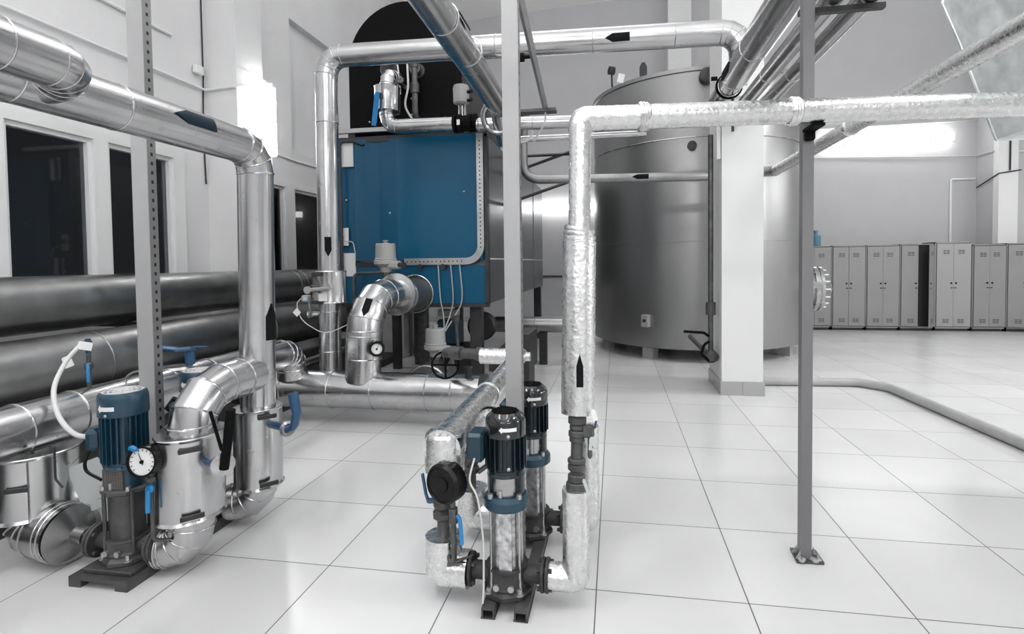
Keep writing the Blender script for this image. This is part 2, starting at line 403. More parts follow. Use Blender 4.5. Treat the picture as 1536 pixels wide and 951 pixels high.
cable('wall_conduit', [(3.2, 11.93, 4.05), (9, 11.93, 4.1)], .012, 'long thin conduit on the back wall above the bright tube lamp', LGREY, 'conduit')
cable('wall_cable', [(7.27, 11.28, 2.98), (7.27, 11.28, 3.8), (7.25, 11.28, 4.6)], .014, 'dark cable running down the white column behind the duct', DARK)
cable('wall_cable', [(7.09, 11.9, 2.75), (7.09, 11.29, 2.93), (7.45, 11.28, 2.98)], .012, 'dark cable wrapped around the side of the white column', DARK)
cable('wall_conduit', [(7.44, 11.43, 3.35), (9.3, 11.43, 3.35)], .016, 'white conduit on the wall right of the white column', WHITE, 'conduit')
cable('wall_conduit', [(-1.9, 11.93, 1.05), (-.15, 11.93, 1.05)], .02, 'dark horizontal conduit low on the wall behind the boiler', DARK, 'conduit')

# ---- lamps that show
def tube_lamp(name, c, d, L, label, w=.12, h=.09, nclip=3, m=LAMP):
    t = thing(name, label, 'lamp', c); u = V(d).normalized(); n = V((0, -1, 0)) if abs(u.x) > .5 else V((1, 0, 0))
    ang = M4.Identity(4)
    def bx(mb, o, l, a, b):
        s = [abs(u[i]) * l + abs(n[i]) * a + (1 - abs(u[i]) - abs(n[i])) * b for i in range(3)]; return mb.box(o, s, bev=.01)
    bx(MB(), V(c), L, .05, h).build('housing', WHITE, t)
    bx(MB(), V(c) + n * .055, L * .98, w * .6, h * 1.25).build('lit_diffuser', m, t)
    k = MB()
    for i in range(nclip): bx(k, V(c) + n * .05 + u * (L * (-.32 + .64 * i / max(1, nclip - 1))), .02, w * .8, h * 1.6)
    k.build('clip', GREY, t); return t
tube_lamp('tube_lamp', (5.42, 11.9, 3.77), (1, 0, 0), 2.5, 'long bright tube lamp on the back wall above the lockers', h=.12)
tube_lamp('tube_lamp', (-1.05, 11.9, 2.6), (1, 0, 0), 1.5, 'bright tube lamp on the wall behind the blue boiler', h=.11, m=LAMPB)
tube_lamp('tube_lamp', (-4.176, 5.84, 3.12), (0, 0, 1), .85, 'bright lamp panel on the side of the left wall pilaster', h=.2, nclip=2, m=LAMPS)

# ================================================================== LEFT WALL LARGE PIPES
big = clad_pipe('wall_pipe', [(-4.12, -3.7, 1.1), (-4.12, 7.3, 1.1), (-4.12, 8.6, 1.1)], .205, .1, CLADD, bands=[((-4.12, 6.15, 1.1), (0, 1, 0)), ((-4.12, 6.3, 1.1), (0, 1, 0)), ((-4.12, 2.2, 1.1), (0, 1, 0))], org=(-4.12, 2, 1.1))
tag(big, 'upper fat dull metal pipe along the left wall under the windows', 'pipe')
big2 = clad_pipe('wall_pipe', [(-3.85, -3.7, .66), (-3.85, 8.6, .66)], .235, .1, CLADD, bands=[((-3.85, 3.3, .66), (0, 1, 0)), ((-3.85, 5.2, .66), (0, 1, 0))], org=(-3.85, 2, .66))
tag(big2, 'lower fat dull metal pipe along the left wall, near the floor', 'pipe')
for i, y in enumerate((-.5, 3.9, 7.4)):
    t = thing('pipe_support', ['dark bracket holding both wall pipes, nearest one', 'dark bracket holding both wall pipes, behind the slotted post', 'dark bracket holding both wall pipes, beside the boiler'][i], 'bracket', (-4.1, y, .09), 'brackets of the wall pipes')
    MB().span((-4.22, y - .03, .09), (-4.15, y + .03, .855)).build('upright', DARK, t)
    MB().span((-4.15, y - .03, .355), (-3.55, y + .03, .415)).build('bearer', DARK, t)
    MB().span((-4.55, y - .03, .855), (-4.0, y + .03, .893)).build('bearer', DARK, t)
thinp = MB().sweep([(-3.32, -3.7, .3), (-3.32, 6.5, .3)], .05, 16).build('wall_pipe', CLADD, None, (-3.32, 2, .3)); tag(thinp, 'thin dull pipe below the fat wall pipes, just above the dark plinth', 'pipe')

# ================================================================== BOILER
BX0, BX1, BY0, BY1, BZ0, BZ1 = -2.97, -1.30, 5.3, 9.6, .94, 2.68
B = thing('boiler', 'big blue steel boiler on dark legs with a rounded cable channel on its front', 'boiler', (-2.1, 7.4, 0))
body = MB().span((BX0, BY0 + .04, BZ0), (BX1, BY1, BZ1)).build('body', BLUED, B)
# front door panels: sheet with facets added to imitate vertical reflection streaks
fp = MB()
xs = [(-2.97, .0), (-2.712, .0), (-2.708, -.050), (-2.465, -.010), (-2.455, -.008), (-2.24, -.045), (-2.235, -.045), (-1.40, -.030), (-1.33, -.034), (-1.32, 0), (-1.30, 0)]
poly = [(x, y) for x, y in xs] + [(-1.30, .045), (-2.97, .045)]
fp.prism([(x, y) for x, y in poly], (0, BY0, 1.40), (1, 0, 0), (0, 1, 0), BZ1 - 1.40)
fp.build('front_door', BLUE, B, None, 8)
MB().span((BX0, BY0 - .02, BZ0), (BX1, BY0 + .045, 1.345)).build('lower_front_panel', BLUE, B)
MB().span((BX0 - .01, BY0 - .035, 1.345), (-2.2, BY0, 1.385)).build('panel_joint', DARK, B)
MB().span((BX0 - .02, BY0 - .03, BZ1 - .03), (BX1 + .03, BY0 + .06, BZ1 + .03)).build('top_rail', DARK, B)
MB().span((BX0, BY0 - .03, BZ0 - .03), (BX1 + .02, BY0 + .05, BZ0 + .012)).build('bottom_rail', DARK, B)
MB().span((BX1 - .005, BY0 - .03, BZ0), (BX1 + .025, BY0 + .06, BZ1)).build('corner_post', DARK, B)
MB().span((BX0 - .02, BY0 - .03, BZ0), (BX0 + .01, BY0 + .05, BZ1)).build('corner_post', DARK, B)
MB().span((BX1, BY0 + .1, 1.40), (BX1 + .012, BY1, 1.415)).build('side_seam', LGREY, B)
sp = MB()
for y in (6.3, 7.4, 8.5): sp.span((BX1, y, BZ0), (BX1 + .008, y + .02, BZ1))
sp.build('side_rib', BLUED, B)
for (x, y) in ((-2.85, 5.45), (-1.45, 5.45), (-2.85, 7.4), (-1.45, 7.4), (-2.85, 9.45), (-1.38, 9.45)):
    MB().span((x - .06, y - .06, 0), (x + .06, y + .06, BZ0)).build('leg', DARK, B)
bt = MB()
for x, z in ((-2.05, 2.35), (-2.06, 1.85), (-1.52, 2.1), (-2.82, 2.05), (-2.33, 1.9)): bt.lathe((x, BY0 - .018, z), (0, -1, 0), [(.012, -.01), (.012, .012), (.006, .018)], 10)
bt.build('bolt', BOLT, B)
# cable channel with rounded corner
ch = MB(); path = fillet([(-1.345, BY0 - .055, BZ1), (-1.345, BY0 - .055, 1.385), (-2.17, BY0 - .055, 1.385)], .16, 8)
def ribbon(mb, path, w, d):
    for k in range(len(path)):
        pass
    vs = []; fs = []; n = len(path)
    for j, p in enumerate(path):
        a = path[max(0, j - 1)]; b = path[min(n - 1, j + 1)]; t = (b - a).normalized(); s = V((0, 1, 0)).cross(t)
        for q in ((-w, 0), (w, 0), (w, d), (-w, d)): vs.append(p + s * q[0] + V((0, q[1], 0)))
    for j in range(n - 1):
        for q in range(4): fs.append((j * 4 + q, j * 4 + (q + 1) % 4, j * 4 + 4 + (q + 1) % 4, j * 4 + 4 + q))
    fs += [(0, 1, 2, 3), (n * 4 - 1, n * 4 - 2, n * 4 - 3, n * 4 - 4)]
    return mb.add(vs, fs)
chn = ribbon(MB(), path, .034, .05).build('cable_channel', SLOT, B); chn['label'] = 'pale slotted cable channel with a rounded corner'
sl = MB()
for k in range(26): sl.cyl((-1.345, BY0 - .058, 2.6 - k * .043), (-1.345, BY0 - .052, 2.6 - k * .043), .007, n=8)
for k in range(14): sl.cyl((-1.55 - k * .045, BY0 - .058, 1.385), (-1.55 - k * .045, BY0 - .052, 1.385), .007, n=8)
sl.build('slot_pattern', MATTE, chn)
for k, x in enumerate((-1.75, -2.0)): MB().cyl((x, BY0 - .06, 1.33), (x, BY0 - .0, 1.33), .03, n=12).build('channel_clip', DARK, chn)
for (x, z, w, h, lab) in ((-2.80, 2.53, .15, .26, 'white rating plate at the top left'), (-2.87, 1.66, .14, .19, 'white switch plate'), (-2.80, 1.36, .15, .25, 'white notice plate')):
    pl = MB().box((x, BY0 - .03, z), (w, .012, h), bev=.004).build('plate', PLATE, B); pl['label'] = lab
    if lab.startswith('white switch'): MB().cyl((x - .02, BY0 - .07, z + .01), (x - .02, BY0 - .03, z + .01), .02, n=10).cyl((x - .05, BY0 - .06, z + .03), (x + .02, BY0 - .06, z - .01), .012, n=8).build('switch', DARK, pl)
cable('front_cable', [(-2.60, BY0 - .05, 2.62), (-2.72, BY0 - .06, 2.66), (-2.86, BY0 - .07, 2.66), (-2.86, BY0 - .07, .95)], .016, 'dark thin pipe running down the left edge of the boiler front', DARK, 'pipe', .05)
cable('front_cable', [(-2.84, BY0 - .04, 1.62), (-2.74, BY0 - .05, 1.6), (-2.72, BY0 - .045, 1.48)], .005, 'thin white lead looping from the switch plate on the boiler', LGREY)
cable('front_pipe', [(-2.70, BY0 - .13, .93), (-2.70, BY0 - .13, 1.27), (-2.25, BY0 - .13, 1.28)], .018, 'bent thin grey pipe in front of the boiler under its notice plate', FIT, 'pipe', .07)
# burner opening ring + the dark cone
bn = MB().lathe((-2.063, BY0 - .012, 1.05), (0, -1, 0), [(.19, 0), (.19, .02), (.165, .02), (.165, .36), (.12, .40)], 32).build('flue_stub', BLUED, B)
MB().torus((-2.063, BY0 - .035, 1.05), (0, 1, 0), .195, .009, 36, 8).build('rim', STEEL, bn)

# drum on top
D = thing('steam_drum', 'matte black arched steam drum sitting above the blue boiler', 'drum', (-2.2, 6.4, 2.75))
cx, zc, r = -2.205, 3.52, .63; arch = [(cx - r, 2.83)] + [(cx + r * math.cos(a), zc + r * math.sin(a)) for a in [PI - PI * k / 24 for k in range(25)]] + [(cx + r, 2.83)]
MB().prism(arch, (0, 5.42, 0), (1, 0, 0), (0, 0, 1), -.04).build('front_plate', MATTE, D, None, 20)
MB().prism([(x * .99 - .022, z) for x, z in arch], (0, 5.46, 0), (1, 0, 0), (0, 0, 1), -1.9).build('shell', DARK, D, None, 20)
sf = MB()
for x in (-2.85, -1.62): sf.span((x, 5.4, 2.71), (x + .08, 7.4, 2.83))
sf.build('support_frame', DARK, D); MB().span((-3.0, 5.37, 2.785), (-2.2, 5.42, 2.83)).build('frame_channel', SLOT, D)
nz = MB()
for x, z in ((-2.30, 3.35), (-2.04, 3.40)): MB().lathe((x, 5.42, z), (0, -1, 0), [(.075, 0), (.075, .03), (.05, .03), (.05, .09), (.062, .09), (.062, .12)], 20).build('nozzle', FIT, D)
db = MB()
for x, z in ((-2.12, 2.95), (-2.12, 3.12), (-1.75, 2.9), (-2.6, 2.9), (-1.7, 3.6), (-2.7, 3.6)): db.cyl((x, 5.40, z), (x, 5.42, z), .009, n=8)
db.build('bolt', BOLT, D)
# drum fittings
dp = MB().sweep(fillet([(-2.04, 5.30, 3.40), (-2.04, 5.30, 2.92), (-2.04, 5.40, 2.86)], .06, 4), .032, 14).cyl((-2.04, 5.3, 3.40), (-2.04, 5.3, 3.46), .045, n=6).cyl((-2.04, 5.3, 3.14), (-2.04, 5.3, 3.24), .048, n=12).cyl((-2.04, 5.3, 3.2), (-2.27, 5.3, 3.2), .018, n=10)
tag(dp.build('drain_pipe', FIT, None, (-2.04, 5.3, 3.1)), 'dark fitted drain pipe bent back onto the front of the black drum', 'pipe')
G = thing('drum_gauge', 'round gauge with a coiled pigtail on the black drum front', 'gauge', (-2.30, 5.2, 3.35))
gauge(G, (-2.30, 5.24, 3.38), (0, -1, -.1), .085, .06, DARK, FIT)
MB().torus((-2.26, 5.2, 3.5), (.2, 1, 0), .075, .011, 24, 8).sweep(fillet([(-2.20, 5.2, 3.52), (-2.17, 5.2, 3.3), (-2.16, 5.2, 3.1)], .05, 4), .011, 8).build('pigtail', STEEL, G)
tag(MB().sweep(fillet([(-2.38, 5.34, 3.22), (-2.38, 5.3, 3.16), (-2.31, 5.3, 3.14)], .03, 4), .03, 12).build('pipe_elbow', STEEL, None, (-2.38, 5.3, 3.16)), 'small shiny elbow just below the coiled gauge on the drum', 'pipe')
cable('drum_cable', [(-2.12, 5.3, 3.5), (-2.09, 5.24, 3.2), (-2.12, 5.24, 2.98), (-2.0, 5.3, 2.8), (-1.85, 5.32, 2.76)], .011, 'grey cable hanging over the black drum front down to the frame', LGREY, rad=0)
# outlet pipe with blue lever
O = thing('outlet_pipe', 'short shiny outlet pipe with a long blue lever in front of the black drum', 'pipe', (-2.2, 4.98, 2.7))
op = fillet([(-2.19, 5.42, 3.25), (-2.205, 5.0, 3.24), (-2.215, 4.98, 2.72), (-1.52, 4.98, 2.71)], .11, 3)
opm = MB().sweep(op, .072, 24); beads(opm, op, .072, .004); opm.build('pipe', CLAD, O, None, 18)
MB().lathe((-2.215, 5.0, 2.86), (0, .03, 1), [(.09, 0), (.125, .01), (.125, .24), (.13, .25), (.09, .25)], 28).build('valve_jacket', CLAD, O)
MB().box((-2.23, 4.865, 2.99), (.05, .05, .05), bev=.008).build('valve_stem', DARK, O)
MB().prism([(-.022, 0), (.022, 0), (.024, .32), (-.024, .32)], (-2.285, 4.845, 2.70), V((1, 0, -.14)).normalized(), V((.14, 0, 1)).normalized(), .014).build('lever_handle', HANDLE, O)
cv = thing('control_valve', 'black control valve with a grey cylindrical actuator above the boiler top', 'valve', (-1.42, 4.98, 2.7))
vb = MB()
for x in (-1.51, -1.46, -1.36, -1.31): vb.cyl((x - .014, 4.98, 2.71), (x + .014, 4.98, 2.71), .088, n=24)
vb.lathe((-1.52, 4.98, 2.71), (1, 0, 0), [(.05, 0), (.075, .1), (.075, .12), (.05, .22)], 20)
for i in range(6):
    a = i * PI / 3; vb.cyl((-1.53, 4.98 + .07 * math.cos(a), 2.71 + .07 * math.sin(a)), (-1.29, 4.98 + .07 * math.cos(a), 2.71 + .07 * math.sin(a)), .007, n=6)
vb.build('valve_body', MATTE, cv)
MB().cyl((-1.44, 4.98, 2.78), (-1.44, 4.98, 2.9), .012, n=8).span((-1.475, 4.96, 2.78), (-1.465, 5.0, 2.9)).span((-1.415, 4.96, 2.78), (-1.405, 5.0, 2.9)).build('yoke', STEEL, cv)
MB().lathe((-1.45, 4.98, 2.89), (0, 0, 1), [(.05, 0), (.075, .015), (.078, .16), (.07, .18), (.03, .19)], 24).build('actuator', GREY, cv)
for z in (3.0, 2.92): MB().cyl((-1.39, 4.96, z), (-1.33, 4.94, z), .016, n=10).build('cable_gland', BLACK, cv)
MB().box((-1.455, 4.885, 2.7), (.03, .004, .05)).build('label_plate', PAPER, cv)
far = clad_pipe('steam_pipe', [(-1.30, 4.98, 2.69), (-.3, 4.98, 2.665), (.95, 4.98, 2.665)], .062, .1, bands=[((-1.27, 4.98, 2.69), (1, 0, 0)), ((-.75, 4.98, 2.675), (1, 0, 0))], org=(-.8, 4.98, 2.68))
tag(far, 'shiny level pipe running from the control valve to behind the foil riser', 'pipe')
far2 = MB().sweep(fillet([(-1.12, 4.99, 2.66), (-1.05, 5.15, 2.575), (-.45, 5.15, 2.57), (.3, 5.15, 2.57)], .05, 3), .03, 14).build('steam_pipe', CLAD, None, (-.8, 5.15, 2.58)); tag(far2, 'thin shiny pipe just under the level pipe right of the control valve', 'pipe')

# servo actuators
def actuator(loc, label, sc=1.0):
    t = thing('servo_actuator', label, 'actuator', loc, 'grey servo actuators'); x = M4.Translation(loc) @ M4.Scale(sc, 4)
    MB(x).lathe((0, 0, .07), (0, 0, 1), [(.105, 0), (.105, .012), (.098, .018), (.094, .15), (.088, .158)], 28).build('cover', GREY, t)
    MB(x).lathe((0, 0, .225), (0, 0, 1), [(.03, 0), (.03, .012), (.018, .012), (.018, .026), (.028, .026), (.028, .036)], 14).build('knob', GREY, t)
    MB(x).lathe((0, 0, 0), (0, 0, 1), [(.05, -.05), (.06, 0), (.112, .03), (.112, .06), (.10, .07)], 28).box((.10, -.02, .02), (.12, .12, .08), bev=.02).build('gearbox', GREY, t)
    for k, s in enumerate((-.03, .03)): MB(x).cyl((.15, s - .02, .02), (.20, s - .03, .02), .022, n=12).build('cable_gland', DARK, t)
    MB(x).lathe((0, 0, -.13), (0, 0, 1), [(.03, 0), (.03, .05), (.045, .05), (.045, .09)], 12).build('stem', FIT, t)
    return t
actuator((-2.20, 4.86, 1.335), 'grey servo actuator with a knob on top of the elbow to the boiler front', 1.0)
actuator((-1.74, 4.95, .50), 'grey servo actuator low under the boiler, behind the fat manifold', 1.0)

# ================================================================== MANIFOLD + RISERS
mf = clad_pipe('manifold_pipe', [(-3.35, 4.25, .275), (-1.10, 4.25, .275)], .16, .1, bands=[((x, 4.25, .275), (1, 0, 0)) for x in (-2.86, -2.42, -2.03, -1.55, -1.33)], org=(-2.1, 4.25, .275))
tag(mf, 'fat shiny manifold pipe lying across the floor in front of the boiler', 'pipe')
MB().cyl((-1.10, 4.25, .275), (-1.06, 4.25, .275), .165, n=32).build('end_cap', DARK, mf)
for x in (-3.1, -1.22): MB().span((x - .04, 4.17, 0), (x + .04, 4.33, .14)).build('support_foot', DARK, mf)
MB().cyl((-1.2, 4.2, .42), (-1.2, 4.2, .50), .028, n=14).cyl((-1.2, 4.2, .495), (-1.2, 4.2, .51), .036, n=14).build('vent_stub', DARK, mf)
# riser S with the top run
RS = thing('steam_riser', 'tall shiny riser turning into a long level pipe high across the room', 'pipe', (-2.49, 4.33, .35))
pth = fillet([(-2.50, 4.33, .38), (-2.475, 4.33, 3.18), (.97, 4.33, 3.11), (.97, 4.33, 2.85)], .16, 4)
mb = MB().sweep(pth, .094, 32); beads(mb, pth, .094, .004)
for p, a in (((-2.50, 4.33, .60), (0, 0, 1)), ((-2.497, 4.33, .95), (0, 0, 1)), ((-2.48, 4.33, 2.6), (0, 0, 1)), ((-.95, 4.33, 3.15), (1, 0, 0)), ((-1.3, 4.33, 3.156), (1, 0, 0)), ((-.16, 4.33, 3.133), (1, 0, 0)), ((.47, 4.33, 3.12), (1, 0, 0))): mb.torus(p, a, .094, .005, 28, 6)
rs = mb.build('pipe', CLAD, RS, None, 18)
wrap_arrow(rs, (-2.49, 4.33, 1.52), (0, 0, -1), (.42, -.9, 0), .094, .17, .028, tail=.3)
wrap_arrow(rs, (.03, 4.33, 3.13), (-1, 0, 0), (0, -1, -.25), .094, .19, .032, tail=.3)
MB().lathe((-2.495, 4.33, 1.02), (0, 0, 1), [(.095, 0), (.145, .004), (.148, .012), (.145, .02), (.145, .275), (.148, .283), (.145, .29), (.095, .294)], 32).build('valve_jacket', CLAD, RS)
MB().box((-2.52, 4.175, 1.28), (.10, .012, .03), bev=.004).box((-2.52, 4.175, 1.04), (.10, .012, .03), bev=.004).build('buckle', DARK, RS)
MB().cyl((-2.53, 4.24, 1.155), (-2.55, 4.12, 1.155), .03, n=14).build('valve_stem', DARK, RS)
MB().sweep([(-2.57, 4.12, 1.15), (-2.36, 4.10, 1.165)], .017, 12).lathe((-2.57, 4.13, 1.15), (0, -1, 0), [(.032, 0), (.032, .03)], 14).build('lever_handle', GREY, RS)
hang_tag('small_tag', (-2.46, 4.165, 1.085), (.2, -1, 0), (0, 0, 1), .075, .065, 'small white tag on the jacket of the tall riser under its grey lever')
g = thing('flow_meter', 'small grey digital meter with a white tag left of the tall riser', 'meter', (-2.68, 4.3, 1.05))
MB().box((-2.67, 4.25, 1.07), (.07, .06, .06), bev=.01).build('body', GREY, g)
MB().box((-2.66, 4.217, 1.07), (.04, .006, .03)).build('display', mat('lcd', (.45, .62, .75), 0, .2), g)
MB().cyl((-2.66, 4.27, 1.04), (-2.64, 4.28, .9), .008, n=8).cyl((-2.68, 4.28, .93), (-2.58, 4.3, .93), .022, n=12).cyl((-2.66, 4.26, .9), (-2.63, 4.26, .96), .012, n=8).build('fitting', STEEL, g)
MB().prism([(-.028, -.028), (.028, -.028), (.028, .028), (-.028, .028)], (-2.745, 4.22, .95), V((.7, 0, .7)), V((-.7, 0, .7)), .002).build('hang_tag', PAPER, g)
cable('meter_cable', [(-2.71, 4.25, 1.08), (-2.76, 4.25, 1.02), (-2.72, 4.24, .9), (-2.62, 4.24, .82), (-2.45, 4.2, .78), (-2.25, 4.28, .86)], .004, 'thin pale lead hanging from the digital meter past the tall riser', LGREY, rad=0)
# riser T
RT = thing('boiler_feed_pipe', 'fat shiny pipe curving up from the manifold and back into the boiler front', 'pipe', (-2.14, 4.24, .35))
pth = fillet([(-2.15, 4.24, .36), (-2.12, 4.24, 1.075), (-2.07, 4.95, 1.07)], .33, 4)
mb = MB().sweep(pth, .149, 32); beads(mb, pth, .149, .005)
for z in (.56, .80): mb.torus((-2.145 + (z - .36) * .042, 4.24, z), (.04, 0, 1), .149, .006, 28, 6)
rt = mb.build('pipe', CLAD, RT, None, 18)
MB().lathe((-2.083, 4.80, 1.07), (.06, 1, 0), [(.15, 0), (.205, .012), (.205, .03), (.15, .05)], 36).build('flange_ring', CLAD, RT)
a_, b_ = pth[2], pth[3]; wrap_arrow(rt, (a_ + b_) / 2, a_ - b_, (.30, -.95, .3), .151, .17, .03, tail=.3)
gauge(RT, (-1.955, 4.11, .66), (.35, -.93, 0), .062, .06, name='thermometer', needle=.5, dr=.72)
MB().cyl((-2.0, 4.2, .66), (-1.96, 4.13, .66), .018, n=10).build('gauge_stem', FIT, RT)

# big cross pipe B overhead with hanger
bp = thing('overhead_pipe', 'thick shiny overhead pipe running into the depth, joined by the level steam pipe', 'pipe', (.96, 4, 2.83))
pth = fillet([(.96, -3.7, 2.83), (.96, 5.36, 2.83), (1.3, 5.36, 2.83)], .12, 4)
mb = MB().sweep([(.96, -3.7, 2.83), (.96, 4.52, 2.83)], .103, 32).sweep([(.96, 4.5, 2.83)] + pth[1:], .092, 32)
for y, rr in ((4.5, .104), (3.9, .104), (4.72, .093), (2.8, .104)): mb.torus((.96, y, 2.83), (0, 1, 0), rr, .004, 28, 6)
bm_ = mb.build('pipe', CLAD, bp, None, 20)
wrap_arrow(bm_, (.96, 4.36, 2.83), (0, -1, 0), (-1, -.3, .1), .106, .3, .04)
hg = thing('pipe_hanger', 'dark ring clamp with a rod holding the thick overhead pipe', 'bracket', (.96, 4.93, 2.4))
MB().torus((.96, 4.74, 2.83), (0, 1, 0), .10, .012, 28, 8, -PI * .95, PI * .45).box((.84, 4.74, 2.9), (.05, .02, .03)).box((1.09, 4.74, 2.87), (.02, .02, .08)).build('clamp', MATTE, hg)
MB().cyl((.99, 4.74, 2.73), (.99, 4.74, 2.45), .012, n=10).build('rod', DARK, hg)
# C pipes
for x, yend, lab, z in ((.965, 4.42, 'slim shiny overhead pipe, left one of the pair behind the right post', 2.535), (1.115, 4.27, 'slim shiny overhead pipe, right one of the pair behind the right post', 2.53)):
    o = clad_pipe('overhead_pipe', [(x, -3.7, z), (x, yend, z), (1.27, yend + .02, 2.50)], .05, .09, bands=[((x, 3.6, z), (0, 1, 0)), ((x, 2.2, z), (0, 1, 0))], org=(x, 3, z), br=.003)
    tag(o, lab, 'pipe', 'pair of slim overhead pipes')
# F foil pipe
o = foil_pipe('foil_pipe', [(2.09, -1.5, 2.57), (2.09, 7.5, 2.53)], .066, .1, org=(2.09, 4, 2.55), lumps=[((2.09, 2.95, 2.55), (0, 1, 0)), ((2.09, 5.2, 2.54), (0, 1, 0))])
tag(o, 'silver foil wrapped pipe slanting from the upper right corner back to the tank', 'pipe')
# diagonal D
o = thing('overhead_pipe', 'thick dull overhead pipe crossing in front of the black drum', 'pipe', (-.96, 3.5, 2.735))
pth = fillet([(-.803, -3.7, 2.748), (-.99, 4.62, 2.735), (-.99, 4.9, 2.5)], .12, 3)
mb = MB().sweep(pth, .094, 32); mb.torus((-.945, 2.9, 2.738), (0, 1, 0), .094, .005, 28, 6); mb.torus((-.935, 3.38, 2.738), (0, 1, 0), .094, .005, 28, 6)
dm = mb.build('pipe', CLAD, o, None, 18)
wrap_arrow(dm, (-.94, 3.03, 2.738), (0, -1, 0), (.85, -.3, .5), .094, .2, .03)
MB().torus((-1.02, 4.66, 2.66), (.15, 1, .5), .14, .026, 36, 10).build('flange_ring', STEEL, o)
# joint pipe going down from ring
tag(MB().sweep(fillet([(-.93, 5.6, 2.95), (-.98, 5.75, 2.70), (-.98, 5.75, 2.27), (.95, 5.75, 2.235)], .17, 5), .048, 18).build('steam_pipe', CLADD, None, (-.5, 5.75, 2.3)), 'slim grey pipe bending level past the riser to the white pillar', 'pipe')
sp_ = bpy.data.objects[-1] if False else [q for q in bpy.data.objects if q.get('label', '').startswith('slim grey pipe bending')][0]
wrap_arrow(sp_, (.27, 5.75, 2.248), (-1, 0, 0), (0, -1, .05), .05, .17, .026, tail=.3)
# vertical slim pipe at pillar
vp = thing('drain_standpipe', 'slim dark standpipe with a valve against the left side of the white pillar', 'pipe', (.978, 5.72, .4))
MB().cyl((.978, 5.72, .42), (.978, 5.72, 2.65), .026, n=14).build('pipe', FIT, vp)
MB().cyl((.978, 5.72, .80), (.978, 5.72, .93), .05, n=16).build('sleeve', GIRON, vp)
MB().cyl((.978, 5.72, .36), (.978, 7.3, .36), .03, n=12).lathe((.978, 5.72, .36), (0, 0, 1), [(.03, -.06), (.075, -.03), (.08, .02), (.04, .07)], 18).build('valve_body', GIRON, vp)
MB().sweep(fillet([(.955, 5.70, .58), (.9, 5.66, .62), (.70, 5.66, .63)], .04, 3), .014, 10).sweep(fillet([(.955, 5.70, .52), (.9, 5.64, .5), (.87, 5.64, .40), (.95, 5.66, .33)], .05, 4), .014, 10).build('lever_handle', MATTE, vp)
# white strut beside pillar
tag(MB().span((1.018, 5.60, 2.38), (1.055, 5.63, 2.78)).build('bracket_plate', WHITE), 'short pale strut on the pillar edge below the foil header', 'bracket')

# ================================================================== TANK
T = thing('storage_tank', 'huge cylindrical dull steel storage tank behind the white pillar', 'tank', (1.24, 8.78, 0))
MB().lathe((1.24, 8.78, .16), (0, 0, 1), [(1.50, 0), (1.56, .02), (1.56, 1.45), (1.565, 1.452), (1.565, 1.462), (1.56, 1.464), (1.56, 3.66), (1.58, 3.67), (1.58, 3.72), (1.50, 3.74), (.3, 4.0), (.1, 4.02)], 96).build('shell', TANKM, T, None, 18)
tl = MB()
for a in range(0, 360, 45):
    q = math.radians(a + 12); p = (1.24 + 1.38 * math.cos(q), 8.78 + 1.38 * math.sin(q), .09); tl.box(p, (.16, .16, .18), M4.Rotation(q, 4, 'Z'))
    MB().box(p, (.16, .16, .18), M4.Rotation(q, 4, 'Z')).build('leg', CONC, T)
mh = MB().lathe((2.78, 8.45, .93), (1, -.12, 0), [(.25, 0), (.25, .1), (.33, .1), (.33, .14), (.31, .14), (.31, .17), (.33, .17), (.33, .21), (.12, .24)], 36).build('manhole', STEEL, T)
for i in range(16):
    mb = MB(); a = 2 * PI * i / 16; q = V((2.78, 8.45, .93)) + V((0, math.cos(a), math.sin(a))) * .29; mb.cyl(q + V((.09, 0, 0)), q + V((.25, -.02, 0)), .016, n=6); mb.build('manhole_bolt', BOLT, mh)
MB().torus((3.05, 8.4, .93), (0, 1, 0), .09, .012, 16, 6).build('manhole_handle', STEEL, mh)
sk_ = MB().box((.42, 7.43, .545), (.11, .10, .17), M4.Rotation(-.55, 4, 'Z'), .01).build('sample_port', GREY, T)
MB().cyl((.40, 7.40, .55), (.385, 7.36, .55), .022, n=12).build('port_nipple', DARK, sk_)
MB().prism([(-.05, 0), (.05, 0), (.05, .14), (.02, .2), (-.02, .2), (-.05, .14)], (.40, 7.52, 3.88), (1, 0, 0), (0, 0, 1), .03).build('lifting_lug', DARK, T)
MB().cyl((-.02, 7.9, 3.86), (-.03, 7.86, 4.10), .013, n=8).lathe((-.03, 7.86, 4.12), (.2, -.3, 1), [(.05, -.05), (.06, .0), (.05, .06)], 14).build('level_sensor', DARK, T)
MB().lathe((1.18, 7.21, 3.72), (0, -1, .1), [(.07, 0), (.10, .02), (.10, .10), (.06, .12)], 20).build('nozzle', DARK, T)
MB().lathe((1.0, 7.24, 2.86), (0, -1, 0), [(.04, 0), (.06, .02), (.06, .06)], 16).build('nozzle', DARK, T)
hang_tag('small_tag', (.10, 7.62, 3.93), (.2, -1, .1), (.25, 0, 1), .09, .13, 'tiny white tag hanging at the tank rim beside its sensor')
rb = MB().torus((1.24, 8.78, 2.98), (0, 0, 1), 1.566, .006, 96, 6); rb.build('strap_shadow_band', STEEL, T)  # strap at the right; the rest of the ring imitates a shadow edge

